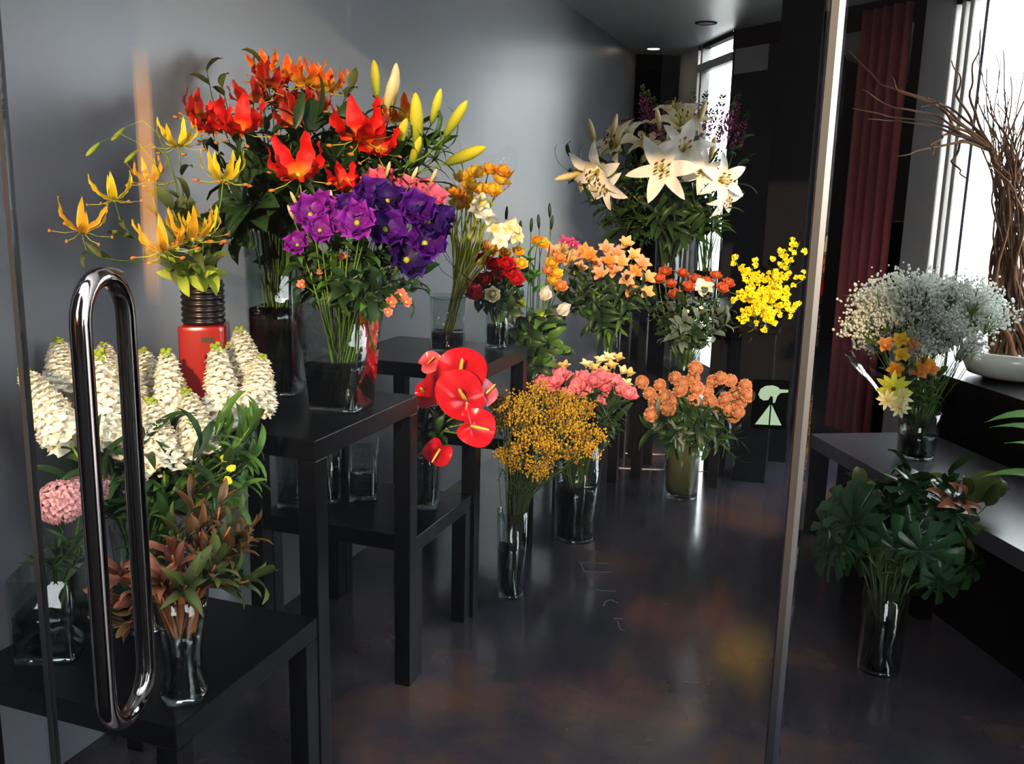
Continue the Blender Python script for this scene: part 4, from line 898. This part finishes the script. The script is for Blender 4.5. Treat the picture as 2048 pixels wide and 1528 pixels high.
# ------------------------------------------------------------------ 14 pink ranunculus with cream freesia
vK = mkvase('tall_glass_vase', 'tall glass cylinder of pink ranunculus standing on the floor', (-0.985, 3.69, 0), [(.088, 0), (.10, .42)], water=.55)
for q in ((1085, 770), (1110, 768), (1132, 762), (1152, 777), (1166, 762), (1186, 767), (1206, 778), (1180, 792), (1190, 808), (1216, 792), (1236, 786), (1254, 792), (1140, 793), (1102, 783), (1226, 768), (1120, 755), (1200, 760), (1160, 795)):
    p = at(*q, 3.86+rnd(-.08, .1)); headflower('pink_ranunculus', 'bright pink ranunculus in the floor cylinder', 'pink ranunculus', vK, p, facing(vK, p, .35, .6), rn['pink_hot'], 1.38, L_('small', 'leaf_dark', 2, .3, .8))
for q in ((1100, 728), (1130, 738), (1200, 727), (1222, 737), (1242, 747), (1206, 747), (1186, 742), (1256, 752), (1235, 722), (1250, 772), (1172, 735), (1115, 742), (1215, 720)):
    p = at(*q, 4.02); cupflower('cream_freesia', 'cream yellow freesia behind the pink ranunculus', 'cream freesia', vK, p, facing(vK, p, .4, .6), ['cream_gold', 'cream'], 1.0, 6, .045, .024, 25, 60, .05)
for p in region(34, 1165, 825, 80, 40, 3.88, .1): sprig_n('ranunculus_leaf_stem', 'dark green leafy stem under the pink ranunculus', 'ranunculus foliage', vK, p, outdir(vK, p, .4), 'lance', 'leaf_dark', 9, 1.1)
for i in range(12):
    a = i*2.4; p = Vector(vK.c)+Vector((.05*math.cos(a), .05*math.sin(a), .46)); sprig_n('ranunculus_leaf_stem', 'green stem inside the floor cylinder', 'floor cylinder stems', vK, p, (0, 0, 1), 'lance', 'leaf_dark', 4, 1.0, 'stem_green', .0)

# ------------------------------------------------------------------ 15 yellow solidago
vD = mkvase('slim_glass_vase', 'slim tall glass vase of yellow goldenrod standing on the floor', (-1.045, 3.03, 0), [(.05, 0), (.058, .33)], water=.6)
def cloud(key, mats, n, R, br, seed, flat=1.0, lines=14):
    def fn(g):
        rs = random.Random(seed)
        ends = []
        for k in range(lines):
            d = Vector((rs.uniform(-1, 1), rs.uniform(-1, 1), rs.uniform(.1, 1.2))).normalized(); e = d*R*rs.uniform(.6, 1.0); ends.append(e)
            g.add(tube([(0, 0, -R*.4), e*.5+Vector((0, 0, .01)), e], [br*.28, br*.2, br*.15], 3, False), None, 2)
        for k in range(n):
            e = rs.choice(ends)*rs.uniform(.35, 1.05)+Vector((rs.uniform(-1, 1), rs.uniform(-1, 1), rs.uniform(-1, 1)*flat))*R*.22
            g.add(blob(br*rs.uniform(.6, 1.25), 5, 3), T(e), 0 if rs.random() < .7 else 1)
    return joined('cloud_'+key, mats, fn)
sol = [cloud('sol%d' % i, ['solidago', 'solidago_brown', 'stem_dark'], 150, .075, .0052, 50+i) for i in range(3)]
sob = cloud('solb', ['solidago_brown', 'solidago', 'stem_dark'], 120, .07, .005, 60)
for i, p in enumerate(region(44, 1086, 866, 102, 88, 3.2, .14)):
    br_ = i % 5 == 4
    spray('brown tinted goldenrod spray in the slim floor vase' if br_ else 'yellow goldenrod spray in the slim floor vase', 'goldenrod sprays', 'goldenrod_spray', vD, p, outdir(vD, p, .3), sob if br_ else sol[i % 3], rnd(.6, .95), 'stem_dark', .0015, L_('needle', 'leaf_dark', 4, .2, .8, .8))

# ------------------------------------------------------------------ 16 red anthurium
vA = mkvase('square_vase', 'small square glass vase of red anthurium on the low table', (-1.205, 2.62, HL), [(.040, 0), (.042, .235)], sq=True, water=.7, rz=.3)
def spathe(mat):
    def fn():
        g = Geo(); n = 28; rows = 5
        for i in range(rows+1):
            k = i/rows
            for j in range(n):
                a = 2*PI*j/n; rr = .062*(1-.30*math.cos(a)**1 if False else 1)*(1+.25*math.cos(a)-.38*math.exp(-((a-PI)/.35)**2)+.10*math.cos(2*a))
                x, y = rr*k*math.cos(a), rr*k*math.sin(a)
                g.v.append(Vector((x, y, .10*(rr*k)**1*.9*(k)-.012*math.cos(3*a)*k*k))); g.uv.append((k, .5))
        for i in range(rows):
            for j in range(n): j2 = (j+1) % n; g.f.append((i*n+j, i*n+j2, (i+1)*n+j2, (i+1)*n+j)); g.mi.append(0)
        return g.mesh('spathe', mat)
    return shared('spathe'+mat, fn)
spx = shared('spadix', lambda: tube([(0, 0, .002), (.012, 0, .022), (.028, 0, .045), (.036, 0, .058)], [.0055, .005, .004, .0025], 7).mesh('spadix', 'spadix'))
for q, d, mt, sc, dv in (((855, 728), 2.95, 'anth_pink', .62, (.3, -.7, .5)), ((850, 785), 2.9, 'anthurium', .95, (-.3, -.7, .3)), ((918, 762), 2.88, 'anthurium', 1.35, (.25, -.8, .45)), ((930, 800), 2.82, 'anthurium', 1.25, (.5, -.75, .2)), ((942, 852), 2.8, 'anthurium', 1.0, (.6, -.6, .2)), ((968, 790), 2.9, 'anth_pink', .75, (.8, -.3, .4)), ((880, 898), 2.82, 'anthurium', .75, (.1, -.8, -.2)), ((957, 828), 2.95, 'anth_pink', .7, (.9, -.2, .2)), ((905, 735), 2.98, 'anthurium', 1.0, (0, -.4, .9))):
    p = at(*q, d); ro, pp, dd = stemmed('anthurium', 'glossy red anthurium in the small square vase' if mt == 'anthurium' else 'pinkish red anthurium in the small square vase', 'anthuriums', vA, p, Vector(dv)*.3+Vector((0, 0, 1)), 'stem_green', .003)
    b = link('spathe', spathe(mt), ro, T(pp) @ frame_z(dv, rnd(0, 6)) @ S(sc)); link('spadix', spx, b)
for p in region(12, 865, 845, 40, 35, 2.92, .06): sprig_n('anthurium_leaf_stem', 'dark leafy stem under the anthurium', 'anthurium foliage', vA, p, outdir(vA, p, .4), 'broad', 'leaf_dark', 5, .7)
# two more vases on the same low table, under the tall table
vU = mkvase('glass_vase', 'round glass vase with green stems under the tall table', (-1.53, 2.55, HL), [(.045, 0), (.05, .19)], water=.6)
for i in range(6): p = Vector(vU.c)+Vector((rnd(-.03, .03), rnd(-.03, .03), .215)); sprig_n('green_stem', 'short green stem in the vase under the tall table', 'short green stems', vU, p, (rnd(-.3, .3), 0, 1), 'small', 'leaf_mid', 3, .8, 'stem_green', .1)
vU2 = mkvase('square_vase', 'flowerless square glass vase half full of water under the tall table', (-1.43, 2.62, HL), [(.045, 0), (.046, .2)], sq=True, water=.45, rz=.4)
mkvase('square_vase', 'square glass vase in the shadow of the tall table, nearest the wall', (-1.60, 2.46, HL), [(.040, 0), (.042, .2)], sq=True, water=.4, rz=.1)

# ------------------------------------------------------------------ 17 orange pompoms
vN = mkvase('tall_glass_vase', 'tall moss lined glass cylinder of orange pompoms standing on the floor', (-0.655, 4.44, 0), [(.085, 0), (.088, .40)], water=0, moss=True)
pom = pompom_mesh('orange_pom')
for q in ((1284, 764), (1299, 787), (1320, 770), (1331, 792), (1350, 756), (1366, 766), (1346, 802), (1371, 792), (1391, 736), (1386, 757), (1394, 777), (1336, 817), (1303, 829), (1386, 802), (1415, 782), (1426, 762), (1441, 756), (1461, 761), (1472, 787), (1490, 771), (1496, 791), (1481, 803), (1451, 797), (1431, 812), (1456, 817), (1466, 832), (1477, 824), (1420, 802), (1310, 800), (1360, 780)):
    p = at(*q, 4.36+rnd(-.1, .1)); headflower('pompom_flower', 'round orange pompom flower in the moss lined cylinder', 'orange pompoms', vN, p, facing(vN, p, .3, .6), pom, rnd(1.08, 1.28), None, 'stem_dark', .0025)
for p in region(46, 1385, 850, 85, 45, 4.38, .12): sprig_n('pompom_leaf_stem', '{c} {k} stem under the orange pompoms', 'pompom foliage', vN, p, outdir(vN, p, .2), random.choice(['small', 'lance']), random.choice(['leaf_grey', 'leaf_dark', 'leaf_dark']), 8, 1.2)
for q in ((1472, 915), (1455, 900), (1478, 880)): p = at(*q, 4.35); sprig_n('leafy_twig', 'dark drooping twig with narrow leaves below the pompoms', 'drooping twigs', vN, p, (.7, -.3, -.7), 'needle', 'leaf_dark', 12, 1.4, t0=.3)

# ------------------------------------------------------------------ 18 baby's breath bunch on the right bench
vQ = mkvase('glass_vase', 'round glass vase of wrapped baby\'s breath on the low bench', (0.352, 3.96, .45), [(.072, 0), (.08, .19)], water=.5)
gy = [cloud('gyp%d' % i, ['gyp_white', 'gyp_white', 'stem_green'], 230, .11, .0052, 80+i, lines=22) for i in range(3)]
for i, p in enumerate(region(48, 1852, 650, 135, 66, 3.75, .16)): spray('white baby\'s breath spray in the wrapped bunch', 'baby\'s breath sprays', 'babys_breath_spray', vQ, p, outdir(vQ, p, .5), gy[i % 3], rnd(.8, 1.2), 'stem_green', .0012)
for q, mt in (((1770, 692), 'apricot'), ((1800, 682), 'yellow_gold'), ((1822, 692), 'apricot'), ((1790, 742), 'yellow_orange'), ((1846, 728), 'yellow_orange'), ((1858, 740), 'apricot'), ((1802, 712), 'yellow_gold'), ((1838, 745), 'apricot')):
    p = at(*q, 3.62); cupflower('orange_bell_flower', 'small orange flower in the baby\'s breath bunch', 'orange flowers in the wrapped bunch', vQ, p, facing(vQ, p, .6, .2), mt, 1.1, 6, .04, .026, 40, 70, .06)
p = at(1787, 778, 3.58); cupflower('sunflower', 'small yellow sunflower with a dark heart', None, vQ, p, (-.1, -.95, .2), 'lemon', 1.5, 11, .05, .016, 70, 90, .02, 'anther_brown')
for q in ((1775, 800), (1805, 795), (1800, 815)): p = at(*q, 3.56); cupflower('cream_daisy', 'pale cream flower at the collar of the wrapped bunch', 'cream collar flowers', vQ, p, (-.1, -.95, .1), 'cream', 1.1, 9, .04, .014, 70, 88)
for p in region(16, 1830, 760, 55, 45, 3.7, .06): sprig_n('bouquet_leaf_stem', 'green leafy stem in the baby\'s breath bunch', 'wrapped bunch greens', vQ, p, outdir(vQ, p, .6), 'small', 'leaf_mid', 7, 1.2)
cello('cellophane_wrap', 'clear cellophane cone around the baby\'s breath bunch', Vector(vQ.c)+Vector((0, 0, .13)), .06, Vector(vQ.c)+Vector((-.07, -.06, .46)), .25, n=48, rows=10, jag=.10, seed=9)

# ------------------------------------------------------------------ 19 willow in the white pot
wc = Vector((0.735, 4.47, .72))
wp = thing('white_bowl', 'round white bowl of curly willow on the bench by the window', 'bowl', wc)
link('bowl_body', lathe([(.10, 0), (.17, .02), (.195, .07), (.19, .12), (.18, .122), (.18, .10), (1e-4, .095)], 32).mesh('bowl_body', 'white_ceramic'), wp)
link('soil', lathe([(.178, .100), (1e-4, .112)], 24).mesh('soil', 'white_ceramic'), wp)
def twig(pts, r, label='curly brown willow twig in the white bowl', grp='willow twigs', mat='bark'):
    base = pts[0]; o = link('willow_twig', tube([p-base for p in pts], [r*(1-.75*i/(len(pts)-1)) for i in range(len(pts))], 5).mesh('willow_twig', mat), None, T(base))
    tag(o, label, 'twig', grp); return o
def wig(ctrl, n, amp):
    P = [Vector(c) for c in ctrl]; out = []; ph = rnd(0, 6); k = rnd(1.6, 2.6)
    for i in range(n+1):
        f = i/n*(len(P)-1); j = min(int(f), len(P)-2); t = f-j; t = t*t*(3-2*t)*.5+t*.5
        q = P[j].lerp(P[j+1], t); a = amp*min(1, i/4)
        out.append(q+Vector((math.sin(i*k*.5+ph), math.cos(i*k*.43+ph), .4*math.sin(i*.7+ph)))*a)
    return out
for i in range(64):
    b = wc+Vector((rnd(-.09, .09), rnd(-.09, .09), .10)); t = i/64
    top = at(1955+rnd(0, 160), rnd(90, 330), 3.95+rnd(-.15, .2)); mid = at(2015+rnd(-28, 40), 380+rnd(-30, 60), 4.0+rnd(-.08, .08)); low = at(2010+rnd(-30, 40), 600, 4.02+rnd(-.06, .06))
    twig(wig([b, low, mid, top], 22, .014), rnd(.005, .011), 'dark brown curly willow twig in the white bowl' if i % 3 else 'light brown curly willow twig in the white bowl', mat='bark' if i % 3 else 'bark_light')
hub = at(1985, 300, 3.95)
for e in (((1930, 255), (1860, 200), (1760, 170), (1695, 95)), ((1930, 262), (1870, 230), (1790, 215), (1722, 180)), ((1925, 270), (1860, 240), (1780, 235), (1708, 215)), ((1935, 275), (1870, 255), (1790, 240), (1735, 240)), ((1930, 285), (1880, 290), (1830, 305), (1790, 312)), ((1930, 250), (1870, 205), (1800, 185), (1778, 150)), ((1920, 265), (1880, 215), (1862, 198), (1850, 196)), ((1940, 240), (1915, 190), (1920, 150), (1900, 120)), ((1925, 280), (1905, 320), (1920, 345), (1935, 360)), ((1950, 230), (1940, 180), (1950, 120), (1965, 60)), ((1900, 262), (1885, 275), (1862, 290), (1868, 312)), ((1945, 250), (1895, 212), (1872, 206), (1840, 214))):
    pts = [at(2010, 420, 4.0), hub] + [at(*q, 3.9-.03*i) for i, q in enumerate(e)]
    twig(wig(pts, 26, .007), .0085, 'thin willow branch reaching sideways towards the red curtain', 'sideways willow branches', 'bark' if e[0][0] % 2 else 'bark_light')

# ------------------------------------------------------------------ 20 leafy plant at the right edge
gp = thing('potted_plant', 'broad leaved green plant in a dark pot on the low bench', 'plant', (0.80, 3.02, .45))
link('pot', lathe([(.06, 0), (.085, .14), (.09, .15), (.08, .15), (.075, .12), (1e-4, .12)], 24).mesh('pot', 'black_glaze'), gp)
bl = [shared('bigleaf%d' % i, lambda i=i: petal(.26, .085, R_(60+10*i), R_(105+5*i), .2, .03, .7, nu=9).mesh('leaf', 'leaf_bright')) for i in range(2)]
for i, (a, el, s) in enumerate(((2.9, .16, 1.1), (3.3, .24, 1.2), (2.6, .10, 1.0), (3.7, .2, 1.0), (2.2, .3, 1.0), (1.5, .2, 1.0), (.5, .25, 1.0), (4.5, .22, .9), (5.5, .26, 1.0), (3.05, .05, 1.1))):
    d = Vector((math.cos(a), math.sin(a), 0)); e = d*.06+Vector((0, 0, .14+el))
    link('leaf_stalk', tube([(0, 0, .12), d*.015+Vector((0, 0, .13+el*.6)), e], .003, 5).mesh('leaf_stalk', 'stem_green'), gp)
    link('leaf', bl[i % 2], gp, T(e) @ RZ(a) @ S(s))

# ------------------------------------------------------------------ 21 monstera bunch on the floor
vX = mkvase('tall_glass_vase', 'glass cylinder of monstera leaves standing on the floor by the low bench', (0.225, 2.96, 0), [(.066, 0), (.07, .28)], water=.6)
def monstera():
    def fn():
        g = Geo(); n = 144; rows = 7
        for i in range(rows+1):
            k = i/rows
            for j in range(n):
                a = 2*PI*j/n-PI; ra = 1+.22*math.cos(a)-.5*math.exp(-((abs(a)-PI)/.28)**2)
                slit = min(1, max(0, (math.sin(abs(a)*9.0-.6)-.15)/.45)) if .3 < abs(a) < 2.75 else 0
                r_ = .125*ra*k*(1-(.50*slit if k > .4 else 0)*min(1, (k-.4)/.25))
                x, y = r_*math.cos(a), r_*math.sin(a)*.95
                g.v.append(Vector((x, y, -2.2*(x-.02)**2-1.2*y*y+.006*math.cos(abs(a)*9)*k+.25*abs(y)*.4))); g.uv.append((k, .5))
        for i in range(rows):
            for j in range(n): j2 = (j+1) % n; g.f.append((i*n+j, i*n+j2, (i+1)*n+j2, (i+1)*n+j)); g.mi.append(0)
        return g.mesh('leaf_blade', 'monstera')
    return shared('monstera', fn)
cen = at(1805, 1085, 2.98)
for i, p in enumerate(region(30, 1805, 1075, 165, 112, 2.95, .15)):
    dv = (p-cen).normalized()*1.1+Vector((rnd(-.5, .3), -.45, rnd(-.1, .6))); ro, pp, dd = stemmed('monstera_leaf', 'large dark monstera leaf in the floor bunch', 'monstera leaves', vX, p, Vector((dv.x, dv.y, .7)), 'stem_dark', .0035, None, 'foliage')
    o = (p-cen); ang = math.atan2(o.z, o.x)
    link('leaf_blade', monstera(), ro, T(pp) @ frame_z(dv, ang+rnd(-.9, .9)) @ S(rnd(.65, .95)))
for q in ((1922, 1005), (1905, 1000)): p = at(*q, 2.85); sprig_n('rust_leaf_stem', 'rusty leaf stem among the monstera leaves', 'rusty stems in the monstera bunch', vX, p, (.4, -.5, .6), 'broad', 'leaf_rust', 3, .9, t0=.8)
for p in region(14, 1850, 990, 140, 40, 3.05, .1): sprig_n('bouquet_leaf_stem', '{c} leafy stem behind the monstera leaves', 'monstera bunch greens', vX, p, outdir(vX, p, .4), 'broad', random.choice(['leaf_dark', 'leaf_olive']), 7, 1.2)
for i in range(10): p = Vector(vX.c)+Vector((rnd(-.05, .05), rnd(-.05, .05), .36)); sprig('bare brown green stem in the monstera cylinder', 'monstera bunch stems', vX, p, (rnd(-.2, .2), rnd(-.2, .2), 1), 'needle', 'leaf_olive', 2, 1, 'stem_dark', .5, 'bare_stem', .003)
